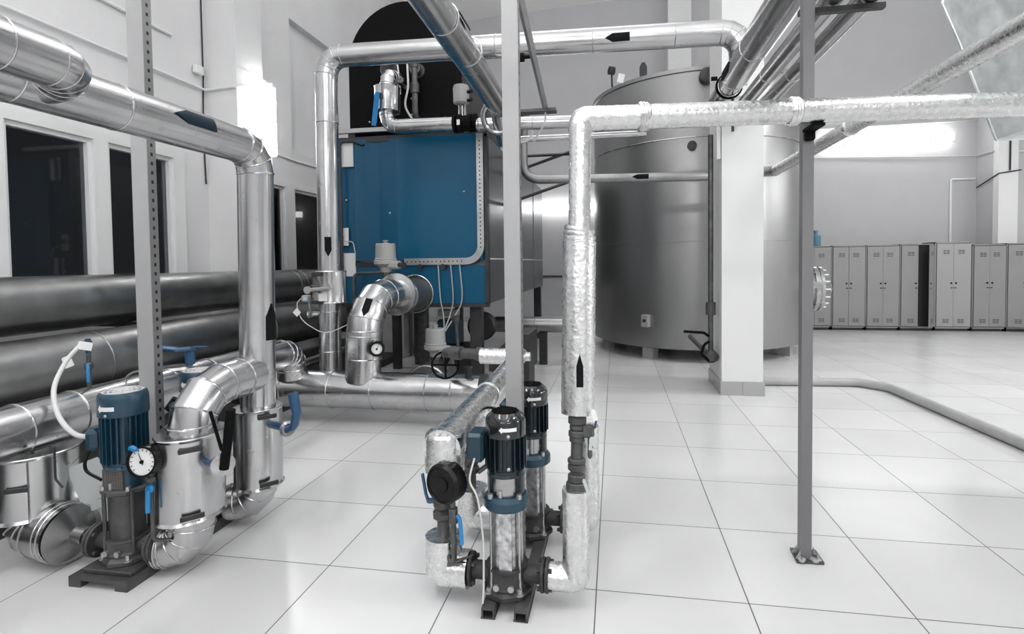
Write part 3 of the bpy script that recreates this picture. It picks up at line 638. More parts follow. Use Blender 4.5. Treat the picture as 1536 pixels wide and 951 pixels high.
# ================================================================== LOCKERS
def locker(x0, x1, label, top=1.62, la=0.0, ra=0.0, paint=None):
    t = thing('locker', label, 'locker', ((x0 + x1) / 2, 10.95, 0), 'grey double door lockers along the back wall'); m = paint or LOCK
    y0, y1 = 10.96, 11.40; w = x1 - x0
    b = MB().span((x0, y0, .05), (x0 + .02, y1, top)).span((x1 - .02, y0, .05), (x1, y1, top)).span((x0, y0, top - .02), (x1, y1, top)).span((x0, y0, .05), (x1, y1, .08)).span((x0, y1 - .015, .05), (x1, y1, top))
    b.build('carcass', m, t); MB().span((x0 + .03, y0 + .03, 0), (x1 - .03, y1 - .03, .05)).build('plinth', DARK, t)
    MB().span((x0 + .02, y0 + .06, .08), (x1 - .02, y1 - .02, top - .02)).build('inside', LOCKIN, t)
    hw = w / 2 - .022
    for s, ang in ((-1, la), (1, ra)):
        hx = x0 + .02 if s < 0 else x1 - .02; R = M4.Translation((hx, y0, 0)) @ M4.Rotation(-ang if s < 0 else ang, 4, 'Z')
        def bx(mb, a, b_):
            c = [(a[i] + b_[i]) / 2 for i in range(3)]; d = [abs(a[i] - b_[i]) for i in range(3)]; q = R @ V((c[0] * -s, c[1], c[2])); return mb.box(q, d, R.to_3x3().to_4x4())
        door = bx(MB(), (0.003, -.022, .09), (hw, -.002, top - .03)).build('door', m, t)
        v = MB()
        for zb in (.16, top - .22):
            for r in range(3):
                for cc in range(2): bx(v, (hw * .38 + cc * .055, -.025, zb + r * .028), (hw * .38 + cc * .055 + .045, -.021, zb + r * .028 + .012))
        v.build('vent', DARK, door)
        k = bx(MB(), (hw - .05, -.034, .88), (hw - .025, -.02, .91)); bx(k, (hw - .045, -.03, .80), (hw - .01, -.02, .815)); k.build('lock', BLACK, door)
    return t
lx = [3.475, 4.085, 4.685, 5.27, 5.86, 6.475, 7.03, 7.62]
locker(lx[0] + .004, lx[1] - .004, 'grey double locker with the blue jug on top, partly behind the tank')
locker(lx[1] + .004, lx[2] - .004, 'grey double locker with one paler door, next right of the jug locker', ra=.02)
locker(lx[2] + .004, lx[3] - .004, 'grey double locker with both doors shut, just left of the open locker')
locker(lx[3] + .004, lx[4] - .004, 'grey locker with its doors ajar and a black gap between them', 1.63, .12, .85)
locker(lx[4] + .004, lx[5] - .012, 'paler and slightly taller grey locker right of the open locker', 1.655, paint=LOCKL)
locker(lx[5] + .004, lx[6] - .004, 'grey double locker just right of the taller paler locker', 1.60)
locker(lx[6] + .004, lx[7] - .004, 'grey locker at the right end of the row with a door standing ajar', 1.615, .25, 0)
j = thing('water_jug', 'blue plastic water jug standing on a locker top', 'jug', (3.87, 11.15, 1.62))
MB().lathe((3.87, 11.15, 1.62), (0, 0, 1), [(.08, 0), (.09, .02), (.085, .1), (.09, .12), (.088, .2), (.05, .24), (.035, .25), (.035, .28)], 24).build('body', JUG, j)
MB().cyl((3.87, 11.15, 1.90), (3.87, 11.15, 1.925), .04, n=16).build('cap', JUG, j)

# floor hose
hp = fillet([(1.47, 6.05, .045), (2.55, 6.12, .045), (2.76, 5.9, .045), (2.86, 3.6, .045), (2.9, 2.0, .045)], .16, 6)
tag(MB().sweep(hp, .043, 18).build('floor_pipe', HOSE, None, (2.6, 5, 0)), 'grey plastic pipe lying on the tiles from pillar to right edge', 'pipe')

# ================================================================== DUCT
du = thing('ventilation_duct', 'large galvanised ventilation duct in the upper right corner', 'duct', (3.4, 3.5, 2.2))
sec = [(2.43, 3.26), (2.55, 2.96), (2.80, 2.235), (4.1, 2.235), (4.4, 2.96), (4.5, 3.3), (4.3, 3.9), (2.7, 3.9), (2.47, 3.6)]
MB().prism(sec, (0, 4.5, 0), (1, 0, 0), (0, 0, 1), 3.3).build('duct_body', GALV, du, None, 14)
for yy, rr in ((4.49, .012), (2.9, .008)):
    rimm = MB()
    for a, b in zip(sec, sec[1:] + sec[:1]): rimm.cyl((a[0], yy, a[1]), (b[0], yy, b[1]), rr, n=8)
    rimm.build('edge_flange', GALV, du)
MB().cyl((2.53, 4.5, 3.1), (2.53, 1.2, 3.1), .02, n=10).build('seam_rib', GALV, du)
hr = MB()
for x in (2.7, 4.2): MB().cyl((x, 4.0, 3.9), (x, 4.0, 7.15), .012, n=8).build('hanger_rod', DARK, du)

# ================================================================== POSTS
PO = thing('steel_post', 'slim grey steel post standing alone on the tiles at right', 'post', (.852, 2.555, 0))
MB().span((.82, 2.52, 0), (.866, 2.565, 5.2)).build('shaft', POSTG, PO)
bpv = MB().prism([(-.055, -.06), (.06, -.055), (.06, .05), (-.05, .055)], (.852, 2.555, 0), (1, 0, 0), (0, 1, 0), .012); bpv.build('base_plate', GIRON, PO)
gr = MB()
for k in range(7): gr.box((.852 + random.uniform(-.05, .05), 2.505 + random.uniform(-.01, .02), .014), (.025, .02, .012), M4.Rotation(random.random(), 4, 'Z'), .004)
for a in range(4): gr.prism([(0, 0), (.02, 0), (0, .035)], (.852 + (.034 if a % 2 else -.034), 2.515 + .05 * (a // 2), .012), (1 if a % 2 else -1, 0, 0), (0, 0, 1), .006)
gr.build('weld_lump', CONC, PO)
MB().box((.843, 2.46, 1.925), (.05, .12, .012)).box((.843, 2.505, 1.905), (.04, .03, .05), bev=.006).build('pipe_saddle', MATTE, PO)
aw = thing('overhead_bracket', 'short dark steel arm carrying the slim overhead pipes off the right post', 'bracket', (1.0, 2.6, 2.45))
MB().span((.82, 2.568, 2.455), (1.17, 2.60, 2.478)).build('arm', DARK, aw); MB().torus((1.115, 2.585, 2.53), (0, 1, 0), .053, .004, 24, 6).build('pipe_clip', STEEL, aw)
PM = thing('steel_post', 'pale painted post rising between the two small pumps', 'post', (-.455, 2.28, 0))
pmf = MB().span((-.475, 2.26, 0), (-.4055, 2.31, 5.2)).build('shaft', POSTM, PM)
MB().span((-.4055, 2.262, 0), (-.4035, 2.308, 5.2)).build('slotted_strip', SLOTS, PM, (-.405, 2.286, 0))
MB().box((-.455, 2.28, .006), (.12, .12, .012)).build('base_plate', GIRON, PM)
PL = thing('steel_post', 'pale thick post with a slotted steel strip, behind the front blue pump', 'post', (-2.33, 2.27, 0))
MB().span((-2.325, 2.245, 0), (-2.2365, 2.296, 5.2)).build('shaft', POSTM, PL)
MB().span((-2.2365, 2.247, 0), (-2.2345, 2.295, 5.2)).build('slotted_strip', SLOTS, PL, (-2.236, 2.271, 0))
MB().box((-2.33, 2.27, .006), (.14, .14, .012)).build('base_plate', GIRON, PL)
# overhead perforated strut and plate near middle post
sb = thing('overhead_bracket', 'perforated steel strut slanting from the middle post towards the boiler', 'bracket', (-.53, 3.3, 2.7))
MB().sweep([(-.46, 2.31, 2.78), (-.535, 4.2, 2.585)], .022, 4).build('strut', SLOT, sb)
MB().box((-.62, 4.22, 2.565), (.34, .10, .022)).build('plate', GIRON, sb)
MB().lathe((-.60, 3.6, 2.76), (1, 0, 0), [(.012, -.06), (.03, -.03), (.03, .0), (.012, .0), (.012, .07)], 12).build('clamp_screw', MATTE, sb)
cable('strut_cable', [(-.55, 4.0, 2.66), (-.54, 4.2, 2.58), (-.55, 4.25, 2.48), (-.66, 4.4, 2.37)], .007, 'grey cable draped from the slanting strut', LGREY, rad=0)
for a, b in (((-1.31, 6.4, 2.44), (-.32, 6.4, 2.75)), ((-1.31, 6.2, 2.05), (-.42, 6.2, 2.33)), ((-1.31, 6.4, 2.66), (-.36, 6.4, 2.66))):
    MB().sweep([a, b], .018, 4).build('bracket_arm', DARK, B)
tag(MB().torus((-.86, 5.0, 2.61), (.1, 1, .1), .10, .010, 24, 8, PI, 2 * PI).build('cable_loop', LGREY, None, (-.86, 5, 2.5)), 'loop of pale cable hanging below the level pipe behind the middle post', 'cable')

# ================================================================== UNDER BOILER CLUTTER
tag(MB().span((-3.33, 7.2, 0), (-3.0, 7.55, .94)).build('concrete_pedestal', CONC, None, (-3.15, 7.4, 0)), 'square pale concrete pedestal under the boiler', 'pedestal')
tag(MB().span((-2.85, 6.45, 0), (-2.76, 6.55, .93)).build('support_leg', DARK, None, (-2.8, 6.5, 0)), 'thin dark prop standing under the boiler near the pedestal', 'prop')
o = MB().sweep(fillet([(-2.6, 6.85, 0), (-2.6, 6.85, .86), (-2.35, 6.95, .88)], .12, 5), .10, 20).build('drain_pipe', GIRON, None, (-2.6, 6.85, 0)); tag(o, 'dark vertical pipe bending into the underside of the boiler', 'pipe')
o = thing('feed_pump', 'small blue topped pump unit under the boiler right of the vertical pipe', 'pump', (-1.85, 6.1, 0))
MB().box((-1.95, 6.1, .55), (.26, .26, .30), bev=.02).build('motor', PUMPB, o); MB().box((-1.95, 6.05, .78), (.24, .12, .08), bev=.01).build('terminal_box', GREY, o); MB().box((-1.9, 6.1, .2), (.5, .4, .4), bev=.02).build('base', DARK, o)
MB().lathe((-1.55, 6.0, .62), (0, 1, 0), [(.15, 0), (.17, .02), (.17, .1), (.14, .12)], 24).build('fan_housing', DARK, o)
for k, (x, xe, lab) in enumerate(((-1.80, -1.66, 'left one of three pale cables hanging from the boiler channel'), (-1.665, -1.70, 'middle one of three pale cables hanging from the boiler channel'), (-1.57, -1.71, 'right one of three pale cables hanging from the boiler channel'))):
    z1 = .50 if k == 0 else .62
    cable('hanging_cable', [(x, BY0 - .06, 1.35), (x + .02, BY0 - .06, 1.0), (x + (xe - x) * .4, BY0 - .08, .82), (xe, 5.0, z1)], .007, lab, GREY, rad=0)['group'] = 'cables hanging from the boiler channel'
o = clad_pipe('cross_pipe', [(-1.6, 7, .53), (-.56, 7, .53), (-.56, 7, 0)], .105, .12, CLADD, bands=[((-1.05, 7, .53), (1, 0, 0))], org=(-1, 7, .53)); tag(o, 'dull level pipe low behind the boiler corner, left of the foil riser', 'pipe')
for x in (-1.4, -1.0): MB().span((x, 6.95, 0), (x + .1, 7.05, .43)).build('stand', DARK, o)
o = thing('sludge_trough', 'dark sloping steel trough beside the right boiler leg', 'trough', (-1.2, 6.0, 0))
MB().prism([(-1.34, .2), (-.90, .2), (-.90, .60), (-1.05, .60), (-1.34, .36)], (0, 6.1, 0), (1, 0, 0), (0, 0, 1), .6).build('body', DARK, o); MB().span((-1.33, 5.6, 0), (-1.26, 6.0, .2)).build('foot', DARK, o); MB().span((-1.0, 5.6, 0), (-.92, 6.0, .2)).build('foot', DARK, o)
o = thing('capped_stub', 'short capped pipe end with a bright rim behind the manifold', 'pipe', (-1.7, 4.6, 0))
MB().lathe((-1.72, 4.62, .22), (0, 1, 0), [(.19, 0), (.205, .01), (.205, .35), (.19, .36)], 32).build('stub', CLADD, o); MB().torus((-1.72, 4.62, .22), (0, 1, 0), .203, .012, 32, 8).build('rim', STEEL, o); MB().span((-1.8, 4.7, 0), (-1.64, 4.95, .05)).build('foot', DARK, o)
# valve set at end of foil return
o = thing('return_valve', 'dark elbow and handwheel valve at the far end of the foil return pipe', 'valve', (-1.2, 3.75, .6))
MB().sweep(fillet([(-.93, 3.66, .71), (-1.22, 3.72, .71), (-1.30, 3.95, .66), (-1.32, 4.15, .48)], .08, 4), .038, 16).cyl((-.93, 3.66, .71), (-.98, 3.67, .71), .05, n=8).cyl((-1.1, 3.69, .71), (-1.18, 3.71, .71), .05, n=14).build('valve_body', GIRON, o)
MB().torus((-1.26, 3.8, .60), (.3, -1, .2), .10, .008, 28, 8).cyl((-1.26, 3.8, .6), (-1.28, 3.95, .62), .012, n=8).box((-1.26, 3.8, .6), (.19, .012, .012)).box((-1.26, 3.8, .6), (.012, .012, .19)).build('handwheel', MATTE, o)
MB().cyl((-1.13, 3.7, .75), (-1.15, 3.72, .95), .012, n=8).cyl((-1.15, 3.72, .94), (-1.15, 3.72, .98), .03, n=12).build('vent', DARK, o)

# ================================================================== SMALL PUMPS, FOIL LOOP
def pump(loc, label, cat='pump', group=None, s=1.0, R=.066, blue=False, H=None):
    t = thing('centrifugal_pump', label, cat, loc, group); x = M4.Translation(loc)
    mm = MB
    if not blue:
        z = dict(foot=.045, cas=.075, slv=.160, head=.392, lan=.445, mot=.545, cowl=.680, top=.772); rm = .066; rc = .081
        FT, SL, HD, LN, MO, CO, TB = IRON, SCUFF, PUMPB, PUMPD, PUMPD, PUMPK, PUMPT
    else:
        z = dict(foot=.05, cas=.085, slv=.16, head=.355, lan=.38, mot=.49, cowl=.70, top=.80); rm = .066; rc = .094
        FT, SL, HD, LN, MO, CO, TB = GIRON, GIRON, GIRON, PUMPB, PUMPB, PUMPB, PUMPB
    ft = mm(x).lathe((0, 0, z['foot']), (0, 0, 1), [(R * 1.45, 0), (R * 1.5, .006), (R * 1.5, .02), (R * 1.3, z['cas'] - z['foot'])], 8).build('foot', FT, t, None, 20)
    for a in range(4):
        q = PI / 4 + a * PI / 2; fb = mm(x).cyl((R * 1.3 * math.cos(q), R * 1.3 * math.sin(q), z['foot']), (R * 1.3 * math.cos(q), R * 1.3 * math.sin(q), z['cas'] + .012), .011, n=6).cyl((R * 1.3 * math.cos(q), R * 1.3 * math.sin(q), z['foot'] + .02), (R * 1.3 * math.cos(q), R * 1.3 * math.sin(q), z['foot'] + .026), .017, n=12); fb.build('foot_bolt', BOLT, t)
    c = mm(x).lathe((0, 0, z['cas']), (0, 0, 1), [(R * 1.25, 0), (R * 1.28, .01), (R * 1.2, .02), (R * 1.2, z['slv'] - z['cas'] - .015), (R * 1.28, z['slv'] - z['cas'] - .01), (R * 1.28, z['slv'] - z['cas'])], 32)
    zp = .118
    c.cyl((-.15, 0, zp), (.15, 0, zp), .035, n=20); c.build('casing', FT, t)
    for sgn in (-1, 1):
        f = mm(x); flange(f, (sgn * .155, 0, zp), (1, 0, 0), .066 if not blue else .075, .014, 4); f.build('flange', FT, t)
    cb = mm(x)
    for xx in (-.028, .03): cb.cyl((xx, -R * 1.1, z['cas'] + .022), (xx, -R * 1.3, z['cas'] + .022), .013, n=8)
    cb.build('drain_plug', BOLT, t)
    mm(x).lathe((0, 0, z['slv']), (0, 0, 1), [(R, 0), (R, z['head'] - z['slv'])], 36).build('pump_sleeve', SL, t)
    if not blue:
        mm(x).span((-.016, -R - .006, z['slv']), (.034, -R + .01, z['head'])).build('cover_strip', SCUFF, t)
    for a in range(4):
        q = PI / 4 + a * PI / 2 + (.25 if blue else .1); mm(x).cyl((R * 1.2 * math.cos(q), R * 1.2 * math.sin(q), z['cas'] + .01), (R * 1.2 * math.cos(q), R * 1.2 * math.sin(q), z['head'] + .02), .006 if not blue else .008, n=10).build('tie_rod', STEEL if not blue else GIRON, t)
    hd = mm(x).lathe((0, 0, z['head']), (0, 0, 1), [(R * 1.3, 0), (R * 1.38, .006), (R * 1.38, (z['lan'] - z['head']) * .7), (R * 1.2, z['lan'] - z['head'])], 32 if not blue else 8); hd.build('pump_head', HD, t, None, 25)
    for a in range(4):
        q = PI / 4 + a * PI / 2 + .1; hb = mm(x).cyl((R * 1.2 * math.cos(q), R * 1.2 * math.sin(q), z['lan'] - .005), (R * 1.2 * math.cos(q), R * 1.2 * math.sin(q), z['lan'] + .014), .011, n=6); hb.build('head_bolt', BOLT, t)
    hb = mm(x).cyl((-.01, -R * .95, z['lan']), (-.01, -R * .95, z['lan'] + .03), .009, n=8); hb.build('vent_plug', BOLT, t)
    ln = mm(x)
    for (a0, a1) in (((-40, 40), (140, 220), (50, 130)) if not blue else ((-50, 50), (130, 230), (55, 125))):
        pts = []
        for k in range(9):
            q = math.radians(a0 + (a1 - a0) * k / 8); pts.append((R * 1.12 * math.cos(q), R * 1.12 * math.sin(q)))
        for k in range(8, -1, -1):
            q = math.radians(a0 + (a1 - a0) * k / 8); pts.append((R * .85 * math.cos(q), R * .85 * math.sin(q)))
        ln.prism(pts, (0, 0, z['lan']), (1, 0, 0), (0, 1, 0), z['mot'] - z['lan'])
    ln.lathe((0, 0, z['mot'] - .022), (0, 0, 1), [(R * 1.15, 0), (rm * 1.06, .01), (rm * 1.06, .024)], 28); ln.build('lantern', LN, t)
    gd = mm(x)
    if not blue: gd.lathe((0, 0, z['lan'] + .002), (0, 0, 1), [(R * .95, 0), (R * .95, z['mot'] - z['lan'] - .025)], 28); gd.build('coupling_guard', STEEL, t)
    else:
        w = R * .72; ln2 = mm(x).box((0, 0, (z['lan'] + z['mot']) / 2), (R * 1.75, R * 1.75, z['mot'] - z['lan']), bev=.012).build('lantern_body', LN, t)
        gd.box((0, -R * .89, z['lan'] + .042), (w * 2.1, .01, .088))
        for k in range(9): gd.cyl((-w + 2 * w * k / 8, -R * .96, z['lan'] + .004), (-w + 2 * w * k / 8, -R * .96, z['lan'] + .084), .0022, n=5)
        for k in range(7): gd.cyl((-w, -R * .96, z['lan'] + .006 + k * .013), (w, -R * .96, z['lan'] + .006 + k * .013), .0022, n=5)
        gd.build('coupling_guard', MESHM, t)
    mo = mm(x).lathe((0, 0, z['mot']), (0, 0, 1), [(rm, 0), (rm, z['cowl'] - z['mot'])], 32)
    nf = 24 if blue else 20
    for k in range(nf):
        q = 2 * PI * k / nf; rr = rm + (.010 if blue else .004); mo.box((rr * math.cos(q), rr * math.sin(q), (z['mot'] + z['cowl']) / 2 + .004), (.026, .0045, z['cowl'] - z['mot'] - .008), M4.Rotation(q, 4, 'Z'))
    mo.build('motor', MO, t)
    hh = z['top'] - z['cowl']
    if not blue: prof = [(rc, 0), (rc, hh * .62), (rc * .93, hh * .80), (rc * .78, hh * .93), (rc * .70, hh)]
    else: prof = [(rc, 0), (rc * 1.01, .004), (rc, hh * .75), (rc * .96, hh * .93), (rc * .90, hh)]
    co = mm(x).lathe((0, 0, z['cowl']), (0, 0, 1), prof, 40).build('fan_cowl', CO, t)
    gg = mm(x); rt_ = prof[-1][0]
    for k in range(1, 5): gg.torus((0, 0, z['top'] + .001), (0, 0, 1), rt_ * k / 4.6, .003, 24, 6)
    for k in range(8): gg.cyl((0, 0, z['top'] + .002), (rt_ * .95 * math.cos(k * PI / 4), rt_ * .95 * math.sin(k * PI / 4), z['top'] + .002), .0028, n=5)
    gg.build('fan_grille', MATTE if not blue else LGREY, co)
    # arrow sticker pointing left, wrapped on the cowl front
    vs = []; A = V((.35, -1, 0)).normalized() if not blue else V((.35, -1, 0)).normalized()
    zc = z['cowl'] + hh * (.40 if not blue else .40); outl = [(-.036, 0), (-.024, .008), (-.024, .004), (.034, .004), (.034, -.004), (-.024, -.004), (-.024, -.008)]
    if blue: outl = [(p[0] * 1.05, p[1] * 1.3) for p in outl]
    a0 = math.atan2(A.y, A.x) - (.0 if not blue else .25); pin = []; pout = []
    fine = []
    for (p, q) in zip(outl, outl[1:] + outl[:1]):
        nseg = max(1, int(abs(q[0] - p[0]) / .008))
        for k in range(nseg): fine.append((p[0] + (q[0] - p[0]) * k / nseg, p[1] + (q[1] - p[1]) * k / nseg))
    st_ = mm(x); ups = sorted(set(round(p[0], 5) for p in fine))
    def hw_(u):
        return (.008 if not blue else .0104) * max(.02, (u - ups[0]) / (.012 if not blue else .0126)) if u < (-.0235 if not blue else -.0247) else (.004 if not blue else .0052)
    us = [ups[0] + (ups[-1] - ups[0]) * k / 20 for k in range(21)]
    for u in us:
        for rr in (rc - .003, rc + .0018):
            for sg in (-1, 1): vs.append((rr * math.cos(a0 + u / rc), rr * math.sin(a0 + u / rc), zc + sg * hw_(u) * 1.7))
    fs = []
    for k in range(20):
        i = k * 4; jn = i + 4; fs += [(i + 2, i + 3, jn + 3, jn + 2), (i, jn, jn + 1, i + 1), (i, i + 2, jn + 2, jn), (i + 1, jn + 1, jn + 3, i + 3)]
    fs += [(0, 1, 3, 2), (80, 82, 83, 81)]
    st_.add(vs, fs).build('arrow_sticker', PAPER, t)['label'] = 'white arrow sticker pointing left'
    # bolt dots
    for zz in ((z['cowl'] + .012), (z['mot'] + .02))[:1 if blue else 2]:
        q = a0; bd = mm(x).lathe((rc * .98 * math.cos(q), rc * .98 * math.sin(q), zz), (math.cos(q), math.sin(q), 0), [(.007, -.02), (.007, .004), (.003, .007)], 8); bd.build('screw', BOLT, t)
    # terminal box on the -X side
    if not blue: mm(x).box((-.112, -.01, z['mot'] + .09), (.07, .11, .115), bev=.012).build('terminal_box', TB, t)
    else:
        mm(x).box((-.115, -.02, z['mot'] + .10), (.06, .10, .10), bev=.02).build('terminal_box', TB, t)
    return t
PX, PY = -.435, 2.05
mfm = MB()
for x in (-.512, -.385):
    mfm.span((x, 1.925, .034), (x + .05, 2.78, .042)); mfm.span((x, 1.925, .004), (x + .006, 2.78, .036)); mfm.span((x + .044, 1.925, .004), (x + .05, 2.78, .036)); mfm.span((x - .003, 1.925, 0), (x + .053, 2.78, .004))
mfm.span((-.48, 2.15, .006), (-.36, 2.2, .036)); mfm.span((-.48, 2.7, .006), (-.36, 2.75, .036))
tag(mfm.build('mounting_frame', GIRON, None, (PX, 2.35, 0)), 'pair of floor channels the two small dark pumps are bolted to', 'frame')
pump((PX, PY, 0), 'small black topped pump with a scuffed steel sleeve, nearest on the floor', group='black topped upright pumps')
pump((-.405, 2.52, 0), 'small black topped pump standing behind the post and the nearest pump', group='black topped upright pumps')
cable('pump_cable', [(-.545, 1.98, .60), (-.56, 1.96, .52), (-.53, 1.96, .45), (-.512, 1.965, .30), (-.51, 1.96, .12), (-.51, 1.94, .05)], .004, 'thin white lead running down beside the nearest small pump', LGREY, rad=0)

# left suction elbows (foil) and right discharge elbows
def suction(y, label, x=-.70):
    t = thing('foil_elbow', label, 'pipe', (x, y, 0), 'foil wrapped pump pipes')
    foil_pipe('wrap', [(x, y, .25), (x, y, .115), (-.592, y, .115)], .074, .012, t, seg=1)
    return t
suction(2.05, 'foil wrapped elbow on the floor left of the nearest small pump')
suction(2.52, 'foil wrapped elbow on the floor left of the rear small pump', -.705)
def valve_col(y, x, label, side=-1):
    t = thing('ball_valve', label, 'valve', (x, y, .25), 'ball valves over the foil elbows')
    v = MB().cyl((x, y, .22), (x, y, .54), .025, n=16).lathe((x, y, .315), (0, 0, 1), [(.030, 0), (.044, .012), (.044, .03), (.030, .045)], 8).lathe((x, y, .365), (0, 0, 1), [(.036, 0), (.04, .01), (.04, .02), (.036, .03), (.04, .04), (.04, .052), (.034, .06)], 20).lathe((x, y, .45), (0, 0, 1), [(.03, 0), (.042, .01), (.042, .03), (.03, .04)], 8)
    v.build('valve_body', FIT, t, None, 25)
    MB().cyl((x, y, .395), (x + side * .055, y - .02, .395), .012, n=8).sweep(fillet([(x + side * .055, y - .02, .39), (x + side * .062, y - .03, .43), (x + side * .075, y - .03, .51)], .02, 3), .007, 8).build('lever_handle', HANDLED, t)
    return t
valve_col(2.05, -.70, 'dark ball valve with navy lever above the nearest foil elbow')
valve_col(2.52, -.712, 'dark ball valve with navy lever above the rear foil elbow')
fr = MB().sweep([(-.685, 2.0, .622), (-.672, 3.66, .70), (-.95, 3.66, .70)], .078, 28, .015, .02, lambda t: 1.0 - .26 * min(1, t * 2.4))
fr.sweep([(-.690, 2.05, .52), (-.686, 2.05, .668), (-.686, 2.05, .678)], .080, 28, .02, .02, lambda t: 1.0 if t < .9 else .9)
fr.torus((-.680, 2.75, .655), (0, 1, .04), .062, .006, 24, 6)
o = fr.build('foil_pipe', FOIL, None, (-.68, 2.8, .68), 40)
tag(o, 'silver foil return pipe running level above the two suction valves', 'pipe')
o = foil_pipe('foil_pipe', [(-.712, 2.52, .54), (-.70, 2.52, .64)], .05, .055, org=(-.712, 2.52, .6)); tag(o, 'short foil wrapped drop from the return pipe to the rear valve', 'pipe')
o = foil_pipe('foil_pipe', [(-.66, 3.66, .70), (-.59, 3.66, .70)], .032, .05, org=(-.58, 3.66, .7)); tag(o, 'foil covered stub end poking out right of the middle post', 'pipe')
# gauges of small pumps
g1 = thing('pressure_gauge', 'black pressure gauge seen from behind, on a thin pipe by the nearest foil elbow', 'gauge', (-.66, 1.97, .2))
gauge(g1, (-.655, 1.985, .50), (.25, .35, .08), .075, .0, body=BLACK, name='gauge_case')
MB().lathe((-.655, 1.985, .50), (-.35, -.92, .02), [(.078, -.02), (.08, 0), (.08, .035), (.07, .048), (.066, .040), (.03, .040), (.028, .046)], 36).build('gauge_back', BLACK, g1)
MB().sweep(fillet([(-.635, 1.975, .46), (-.632, 1.975, .18), (-.655, 1.99, .165), (-.66, 1.995, .20)], .02, 4), .011, 12).cyl((-.633, 1.975, .34), (-.633, 1.975, .40), .018, n=8).build('siphon_pipe', FIT, g1)
MB().sweep(fillet([(-.615, 1.965, .375), (-.600, 1.955, .365), (-.592, 1.95, .27)], .02, 3), .008, 10).build('valve_lever', HANDLE, g1)
g2 = thing('pressure_gauge', 'white faced pressure gauge half hidden behind the nearest pump motor', 'gauge', (-.6, 2.45, .5))
gauge(g2, (-.592, 2.42, .612), (.15, -1, .15), .066, .05, body=BLACK, needle=-.8)
MB().cyl((-.592, 2.45, .56), (-.592, 2.47, .40), .012, n=10).sweep([(-.592, 2.47, .40), (-.67, 2.51, .33)], .012, 10).build('siphon_pipe', FIT, g2)
# right: discharge
def discharge(y, x, ztop, label, r):
    t = thing('foil_elbow', label, 'pipe', (x, y, 0), 'foil wrapped pump pipes')
    foil_pipe('wrap', [(-.275 if y < 2.3 else -.245, y, .115), (x, y, .115), (x, y, ztop)], r, .022, t, seg=2)
    return t
discharge(2.05, -.157, .475, 'foil wrapped standing elbow right of the nearest small pump', .053)
discharge(2.52, -.130, .58, 'foil wrapped standing elbow right of the rear small pump, half hidden', .05)
vr = thing('check_valve', 'dark valve train between the two foil wrapped risers', 'valve', (-.152, 2.05, .46))
vv = MB().cyl((-.155, 2.05, .46), (-.147, 2.075, .80), .024, n=16)
for zz, rr, hh in ((.465, .040, .035), (.50, .034, .03), (.545, .034, .025), (.572, .036, .02), (.655, .030, .02), (.675, .034, .025), (.702, .030, .02), (.725, .036, .03)):
    vv.lathe((-.155 + (zz - .46) * .02, 2.05 + (zz - .46) * .07, zz), (.02, .07, 1), [(rr * .9, 0), (rr, .004), (rr, hh - .004), (rr * .9, hh)], 20)
vv.build('valve_body', GIRON, vr, None, 25)
MB().box((-.108, 2.06, .70), (.05, .03, .05), bev=.008).cyl((-.1, 2.06, .60), (-.1, 2.06, .68), .009, n=8).box((-.1, 2.055, .64), (.012, .02, .09), bev=.003).build('actuator_arm', FIT, vr)
MB().sweep([(-.08, 2.05, .715), (-.075, 2.05, .745)], .004, 8).build('blue_pin', HANDLED, vr)
hang_tag('small_tag', (-.088, 2.02, .665), (.5, -1, .1), (.15, 0, 1), .03, .05, 'small grey tag hanging at the right side of the riser valves', TAGM, marks=3)
hang_tag('small_tag', (-.082, 2.02, .775), (.4, -1, 0), (-.3, 0, 1), .02, .045, 'pale paper flap at the lower end of the middle foil riser', PAPER)
hang_tag('small_tag', (-.112, 2.0, .50), (.8, -1, 0), (-.5, 0, 1), .014, .08, 'thin pale strip dangling over the top of the lower foil elbow', TAGM)
o = foil_pipe('foil_pipe', [(-.147, 2.075, .765), (-.140, 2.13, 1.44)], .066, .06, org=(-.145, 2.1, 1.1)); tag(o, 'thick foil wrapped riser section with a black arrow', 'pipe')
wrap_arrow(o, (-.145, 2.09, .94), (0, .05, 1), (.15, -1, 0), .068, .125, .013, tail=.35)
lump = MB()
for k in range(7): lump.torus((-.14, 2.13, 1.43 + .010 * k), (random.uniform(-.25, .25), random.uniform(-.2, .2), 1), .057 - k * .001, .012, 26, 6)
lump.build('taped_collar', FOIL, o, None, 60)
hd_path = [(-.140, 2.13, 1.44), (-.135, 2.19, 1.945), (.85, 2.42, 1.985), (1.75, 2.52, 1.99), (3.4, 2.62, 1.99)]
o = foil_pipe('foil_pipe', hd_path, .050, .03, org=(.6, 2.3, 1.95), seg=2, rf=lambda t: .88 if t < .11 else 1.0, lumps=[((.12, 2.25, 1.955), (1, .23, .04)), ((.74, 2.395, 1.98), (1, .2, .03))])
tag(o, 'silver foil header rising slim and then running level to the right edge', 'pipe')

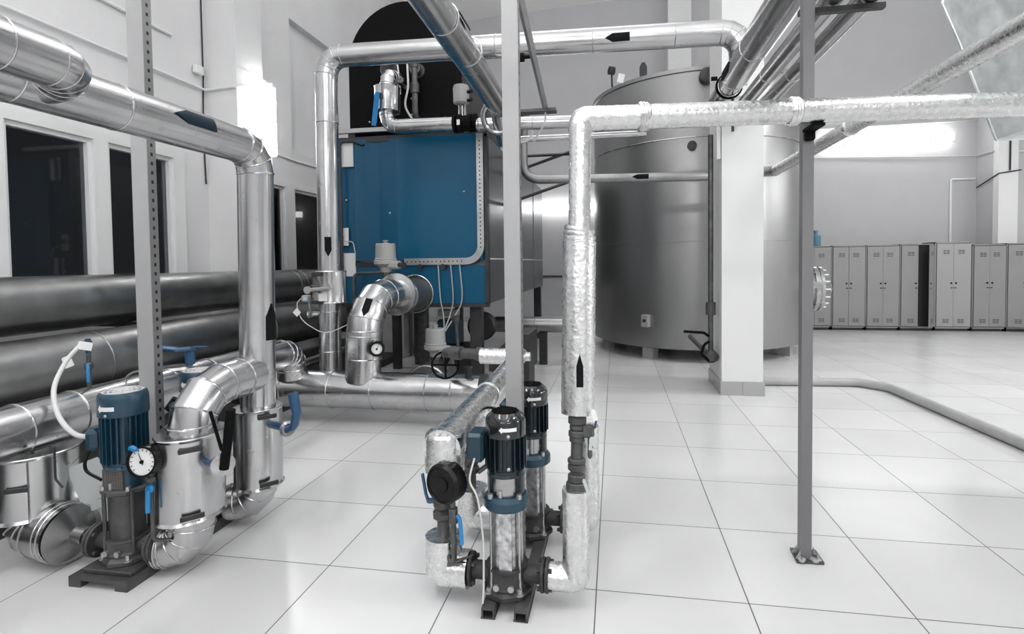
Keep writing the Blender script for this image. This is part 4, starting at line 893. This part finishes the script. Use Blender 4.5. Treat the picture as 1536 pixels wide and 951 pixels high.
# ================================================================== LEFT PUMP GROUP
bp2 = MB()
bp2.span((-2.31, 1.86, .03), (-2.02, 2.62, .045))
for x in (-2.31, -2.08): bp2.span((x, 1.86, 0), (x + .06, 2.62, .03))
bp2.box((-2.155, 2.0, .055), (.24, .22, .02), bev=.004); bp2.box((-2.165, 2.45, .055), (.24, .22, .02), bev=.004)
tag(bp2.build('mounting_frame', GIRON, None, (-2.2, 2.2, 0)), 'low steel base frame under the two large blue pumps', 'frame')
pump((-2.155, 2.0, .015), 'large blue finned pump with a white tag, nearest on the left', R=.068, blue=True, group='blue finned upright pumps')
pump((-2.165, 2.45, .015), 'large blue finned pump behind the curved shiny elbow', R=.068, blue=True, group='blue finned upright pumps')
g = thing('pressure_gauge', 'black cased pressure gauge with white dial right of the front blue pump', 'gauge', (-1.94, 1.9, .4))
gauge(g, (-1.935, 1.875, .555), (.12, -1, .12), .062, .085, needle=-.45)
MB().box((-1.965, 1.86, .612), (.03, .02, .012), M4.Rotation(.4, 4, 'Y')).build('dial_clip', HANDLE, g)
MB().cyl((-1.935, 1.91, .50), (-1.935, 1.91, .42), .011, n=10).lathe((-1.935, 1.91, .455), (0, 0, 1), [(.016, 0), (.02, .006), (.02, .018), (.016, .024)], 8).sweep(fillet([(-1.935, 1.91, .43), (-1.935, 1.91, .20), (-1.89, 1.95, .19)], .03, 4), .008, 10).build('siphon_pipe', FIT, g)
MB().lathe((-1.93, 1.905, .43), (0, -1, .1), [(.017, 0), (.019, .01), (.012, .02)], 14).sweep([(-1.93, 1.888, .43), (-1.93, 1.884, .335)], .010, 10).build('valve_lever', HANDLE, g)
hang_tag('large_tag', (-2.455, 2.10, .33), (.25, -1, .05), (-.36, 0, .94), .15, .23, 'large pale tag hanging in front of the left blue pump', TAGM, marks=6, string=[(-2.55, 2.09, .43), (-2.50, 2.1, .48), (-2.42, 2.06, .53)])
hang_tag('large_tag', (-2.06, 2.22, .44), (.2, -1, .1), (-.1, 0, 1), .08, .13, 'white tag half hidden behind the front blue pump', PAPER)

# box/elbow style things
def jacket(parent, c0, c1, rx, ry, ud=(1, 0, 0), name='valve_jacket'):
    c0 = V(c0); c1 = V(c1); h = (c1 - c0).length
    return MB().lathe(c0, c1 - c0, [(.7, 0), (1.03, .004), (1.06, .008), (1.03, .014), (1, .02), (1, h - .02), (1.03, h - .014), (1.06, h - .008), (1.03, h - .004), (.7, h)], 44, rx, ry, ud).build(name, CLAD, parent, None, 25)
def buckles(parent, pts, n, m=None):
    for p in pts:
        MB().box(p, (.09, .012, .022), M4.Rotation(math.atan2(n[1], n[0]) + PI / 2, 4, 'Z'), .003).build('buckle', DARK, parent)
# A: box in front
A = thing('insulated_pipe', 'shiny curved pipe with an oval valve jacket and black lever beside the front blue pump', 'pipe', (-1.87, 2.05, 0))
jacket(A, (-1.872, 2.05, .255), (-1.862, 2.05, .635), .125, .145)
pa = fillet([(-1.865, 2.05, .60), (-1.865, 2.05, .80), (-1.86, 2.46, .80)], .19, 3)
mb = MB().sweep(pa, .094, 32); beads(mb, pa, .094, .005); mb.torus((-1.865, 2.05, .66), (0, 0, 1), .094, .005, 28, 6); mb.torus((-1.862, 2.36, .80), (0, 1, 0), .094, .005, 28, 6); mb.build('top_elbow', CLAD, A, None, 18)
pa = fillet([(-1.875, 2.05, .27), (-1.875, 2.05, .115), (-2.02, 2.03, .115)], .10, 3)
mb = MB().sweep(pa, .094, 32); beads(mb, pa, .094, .004); mb.torus((-2.0, 2.032, .115), (1, .1, 0), .094, .004, 28, 6); mb.torus((-1.985, 2.034, .115), (1, .1, 0), .094, .004, 28, 6); mb.build('bottom_elbow', CLAD, A, None, 18)
buckles(A, [(-1.775, 1.945, .585), (-1.77, 1.94, .30)], (.75, -.65))
MB().cyl((-1.78, 2.02, .505), (-1.66, 1.99, .515), .017, n=12).build('valve_stem', HANDLED, A)
MB().lathe((-1.655, 1.985, .515), (.75, -.65, 0), [(.046, -.012), (.048, -.004), (.048, .004), (.02, .01)], 20).build('notch_plate', STEEL, A)
MB().sweep(fillet([(-1.642, 1.975, .50), (-1.625, 1.98, .62), (-1.605, 1.98, .755)], .03, 3), .019, 12).build('lever_handle', MATTE, A)
MB().sweep([(-1.65, 1.975, .58), (-1.70, 1.975, .745)], .007, 8).build('trigger', MATTE, A)
cable('jacket_wire', [(-1.98, 2.08, .64), (-2.0, 2.12, .74), (-1.93, 2.2, .86)], .004, 'thin wire loop over the rim of the oval jacket', LGREY, rad=0)
# R: riser with long run towards camera
R_ = thing('insulated_pipe', 'tall shiny riser bending into the thick overhead pipe at upper left', 'pipe', (-1.86, 2.5, 0))
pr = fillet([(-1.872, 2.5, .16), (-1.84, 2.5, 1.965), (-1.887, -3.7, 1.942)], .125, 3)
mb = MB().sweep(pr, .086, 36); beads(mb, pr, .086, .005)
for p, a in (((-1.868, 2.5, .885), (0, 0, 1)), ((-1.843, 2.5, 1.84), (0, 0, 1)), ((-1.8445, 1.72, 1.9628), (0, 1, 0)), ((-1.846, 1.36, 1.962), (0, 1, 0))): mb.torus(p, a, .086, .0035, 28, 6)
rp = mb.build('pipe', CLAD, R_, None, 18)
jacket(R_, (-1.872, 2.5, .20), (-1.866, 2.5, .625), .115, .125)
wrap_arrow(rp, (-1.8558, 2.5, 1.07), (.0177, 0, 1), (.995, -.05, 0), .088, .19, .034, STICK, tail=.35)
wrap_arrow(rp, (-1.8427, 2.02, 1.9636), (0, -1, 0), (.8, -.1, .25), .088, .22, .03, STICKB, tail=.3)
pa = fillet([(-1.872, 2.5, .22), (-1.875, 2.5, .115), (-2.02, 2.46, .115)], .10, 3)
mb = MB().sweep(pa, .092, 32); beads(mb, pa, .092, .004); mb.build('bottom_elbow', CLAD, R_, None, 18)
buckles(R_, [(-1.755, 2.42, .59), (-1.75, 2.415, .245)], (.75, -.65))
MB().cyl((-1.77, 2.46, .54), (-1.64, 2.40, .545), .02, n=12).build('valve_stem', HANDLED, R_)
MB().lathe((-1.625, 2.395, .54), (.75, -.6, 0), [(.036, -.01), (.04, 0), (.03, .012)], 16).build('notch_plate', STEEL, R_)
MB().sweep(fillet([(-1.63, 2.39, .535), (-1.575, 2.37, .56), (-1.555, 2.37, .63), (-1.575, 2.37, .73)], .04, 4), .022, 14, rf=lambda t: .8 + .35 * t).build('lever_handle', HANDLED, R_)
# P1: other overhead pipe at top left
P1 = thing('insulated_pipe', 'thick shiny pipe end with an elbow in the upper left corner', 'pipe', (-1.83, 1, 2.08))
p1 = fillet([(-1.685, -3.7, 2.015), (-1.685, 1.44, 1.985), (-1.86, 1.44, 1.955)], .085, 4)
mb = MB().sweep(p1, .074, 36); beads(mb, p1, .074, .002); mb.torus((-1.685, 1.22, 1.987), (0, 1, 0), .074, .003, 28, 6); mb.build('pipe', CLAD, P1, None, 18)
# L header
Lh = thing('insulated_pipe', 'long shiny header along the left, over the blue pumps to the manifold', 'pipe', (-2.78, 2.5, .6))
ph = fillet([(-2.73, -3.7, .592), (-2.79, 4.18, .605), (-2.79, 4.20, .38)], .15, 4)
mb = MB().sweep(ph, .122, 32); beads(mb, ph, .122, .005)
for y in (2.28, 2.02, 3.2, 3.55): mb.torus((-2.775, y, .603), (0, 1, 0), .122, .005, 28, 6)
mb.build('pipe', CLAD, Lh, None, 18)
jacket(Lh, (-2.70, 2.05, .215), (-2.70, 2.05, .515), .15, .17)
buckles(Lh, [(-2.615, 1.897, .38)], (.45, -.9))
MB().span((-2.577, 1.915, .23), (-2.573, 1.919, .50)).build('seam_strip', STEEL, Lh)
pb = fillet([(-2.70, 2.05, .24), (-2.69, 2.045, .142), (-2.47, 2.01, .142)], .09, 3)
mb = MB().sweep(pb, .128, 36); beads(mb, pb, .128, .005); mb.torus((-2.50, 2.015, .142), (1, -.1, 0), .128, .004, 28, 6); mb.torus((-2.53, 2.02, .142), (1, -.1, 0), .128, .004, 28, 6); mb.build('bottom_elbow', CLAD, Lh, None, 18)
MB().lathe((-2.47, 2.01, .142), (1, -.05, -.05), [(.128, 0), (.05, .035), (.042, .04), (.042, .10)], 32).build('reducer', CLADD, Lh)
pb2 = fillet([(-2.72, 2.5, .52), (-2.70, 2.5, .115), (-2.36, 2.46, .115)], .10, 3); mb = MB().sweep(pb2, .085, 28); beads(mb, pb2, .085, .004); mb.build('rear_elbow', CLAD, Lh, None, 18)
MB().lathe((-2.78, 2.95, .61), (0, 0, 1), [(.10, 0), (.10, .10), (.085, .115)], 24).build('valve_neck', CLAD, Lh)
MB().cyl((-2.78, 3.07, .70), (-2.78, 3.07, .80), .03, n=14).build('valve_stem', HANDLED, Lh)
MB().sweep(fillet([(-2.72, 3.07, .82), (-2.84, 3.03, .815), (-2.93, 3.0, .83), (-3.02, 2.97, .815)], .05, 4), .02, 14, rf=lambda t: .8 + .4 * t).box((-2.70, 3.07, .83), (.10, .05, .008)).build('lever_handle', HANDLED, Lh)
MB().torus((-2.72, 2.62, .70), (.6, -.6, 0), .06, .006, 20, 6, 0, PI).build('wire_loop', STEEL, Lh)
# capillary with tags and vent
cv2 = thing('air_vent', 'slim vertical vent pipe with a blue lever on the left header', 'valve', (-2.76, 2.36, .69))
MB().cyl((-2.76, 2.37, .69), (-2.76, 2.37, .90), .011, n=10).lathe((-2.76, 2.37, .82), (0, 0, 1), [(.014, 0), (.02, .01), (.02, .03), (.014, .04)], 10).cyl((-2.76, 2.37, .94), (-2.76, 2.37, .975), .018, n=10).build('pipe', FIT, cv2)
MB().cyl((-2.76, 2.37, .905), (-2.76, 2.37, .985), .013, n=10).build('plug', HANDLED, cv2)
MB().sweep(fillet([(-2.75, 2.355, .85), (-2.73, 2.34, .85), (-2.725, 2.335, .76)], .012, 3), .008, 8).build('lever_handle', HANDLE, cv2)
cable('flexible_conduit', [(-2.755, 2.32, .955), (-2.76, 2.25, .88), (-2.71, 2.15, .77), (-2.60, 2.08, .66), (-2.44, 2.02, .60), (-2.285, 1.99, .605)], .011, 'ribbed pale conduit arching from the vent to the front blue pump', LGREY, 'conduit', 0)
hang_tag('small_tag', (-2.72, 2.32, .955), (.3, -1, .1), (.2, 0, 1), .07, .042, 'white tag at the top of the vent pipe on the left header')
hang_tag('small_tag', (-2.83, 2.32, .87), (.3, -1, .1), (-.45, 0, 1), .045, .06, 'white tag at the left of the ribbed conduit')
cable('pump_cable', [(-2.28, 2.42, .66), (-2.33, 2.40, .60), (-2.46, 2.33, .55)], .012, 'pale cable with a black gland from the rear blue pump', LGREY)
MB().cyl((-2.285, 2.425, .665), (-2.32, 2.405, .61), .022, n=12).build('gland', BLACK, [q for q in bpy.data.objects if q.get('label', '').startswith('pale cable with a black gland')][0])
cable('black_hose', [(-2.27, 1.98, .59), (-2.32, 1.97, .53), (-2.33, 1.97, .46), (-2.25, 1.97, .42)], .007, 'black cable looping down from the terminal box of the front blue pump', BLACK, rad=0)
tag(MB().sweep(fillet([(-2.66, 2.0, .52), (-2.52, 1.99, .56), (-2.52, 1.99, .40), (-2.47, 1.98, .37)], .02, 3), .005, 8).build('sensor_lead', DARK, None, (-2.55, 2, .5)), 'dark bracket wire at the right of the left valve jacket', 'cable')

# ================================================================== LIGHTS
def area(name, loc, sx, sy, power, rot=(0, 0, 0)):
    l = bpy.data.lights.new(name, 'AREA'); l.shape = 'RECTANGLE'; l.size = sx; l.size_y = sy; l.energy = power
    o = bpy.data.objects.new(name, l); C.objects.link(o); o.location = loc; o.rotation_euler = rot; return o
for x, y, p, q in ((-2.2, .4, 24, 55), (.4, .6, 9, 32), (3.2, 2.0, 46, 10), (-1.2, -1.8, 20, 34), (1.8, -1.8, 20, 28)):
    area('unseen_downlight', (x, y, 4.6), .16, 1.5, p); area('added_uplight', (x, y, 4.68), .16, 1.5, q, (PI, 0, 0))  # upward lights added to brighten the ceiling and walls
area('added_uplight', (-.8, 6.4, 5.7), 3.0, .3, 60, (PI, 0, 0))  # added uplight out of view, brightens the rear ceiling and back wall
area('unseen_downlight', (5.4, 5.6, 4.6), 1.5, .16, 92)  # added downlight out of view, brightens right floor, lockers and tank side
for loc, rot, p in (((-1.0, -3.7, 3.4), (PI / 2, 0, 0), 30), ((3.5, -3.7, 3.4), (PI / 2, 0, 0), 26)): area('wall_lamp', loc, 2.4, .16, p, rot)
for loc, p in (((9.2, 2.5, 3.2), 95), ((9.2, 7.0, 3.2), 24)): area('wall_lamp', loc, .16, 2.4, p, (0, PI / 2 - .25, 0))
w = bpy.data.worlds.new('night'); bpy.context.scene.world = w; w.use_nodes = True
w.node_tree.nodes['Background'].inputs[0].default_value = (.02, .021, .023, 1); w.node_tree.nodes['Background'].inputs[1].default_value = .5

# ================================================================== CAMERA
f, px, py = 793.64, 788.31, 419.86
pitch, yaw, roll, H = math.radians(1.85), -.1674, .0116, 1.3604
c, s = math.cos(yaw), math.sin(yaw); cp, sp2 = math.cos(pitch), math.sin(pitch); cr, sr = math.cos(roll), math.sin(roll)
right = V((c, -s, 0)); up = V((s * sp2, c * sp2, cp)); fwd = V((s * cp, c * cp, -sp2))
r2 = right * cr - up * sr; u2 = right * sr + up * cr
cam = bpy.data.cameras.new('camera'); co = bpy.data.objects.new('camera', cam); C.objects.link(co)
m = M4.Identity(4)
for i in range(3): m[i][0] = r2[i]; m[i][1] = u2[i]; m[i][2] = -fwd[i]
m[2][3] = H; co.matrix_world = m
cam.sensor_fit = 'HORIZONTAL'; cam.sensor_width = 36; cam.lens = f / 1536 * 36; cam.clip_start = .05
cam.shift_x = (768 - px) / 1536; cam.shift_y = (py - 475.5) / 1536
bpy.context.scene.camera = co
sc = bpy.context.scene
sc.view_settings.view_transform = 'Standard'; sc.view_settings.look = 'None'; sc.view_settings.exposure = 0.74; sc.view_settings.gamma = 1.0
try: sc.view_settings.use_curve_mapping = False
except Exception: pass
for o in list(bpy.data.objects):
    if '_w' in o: del o['_w']
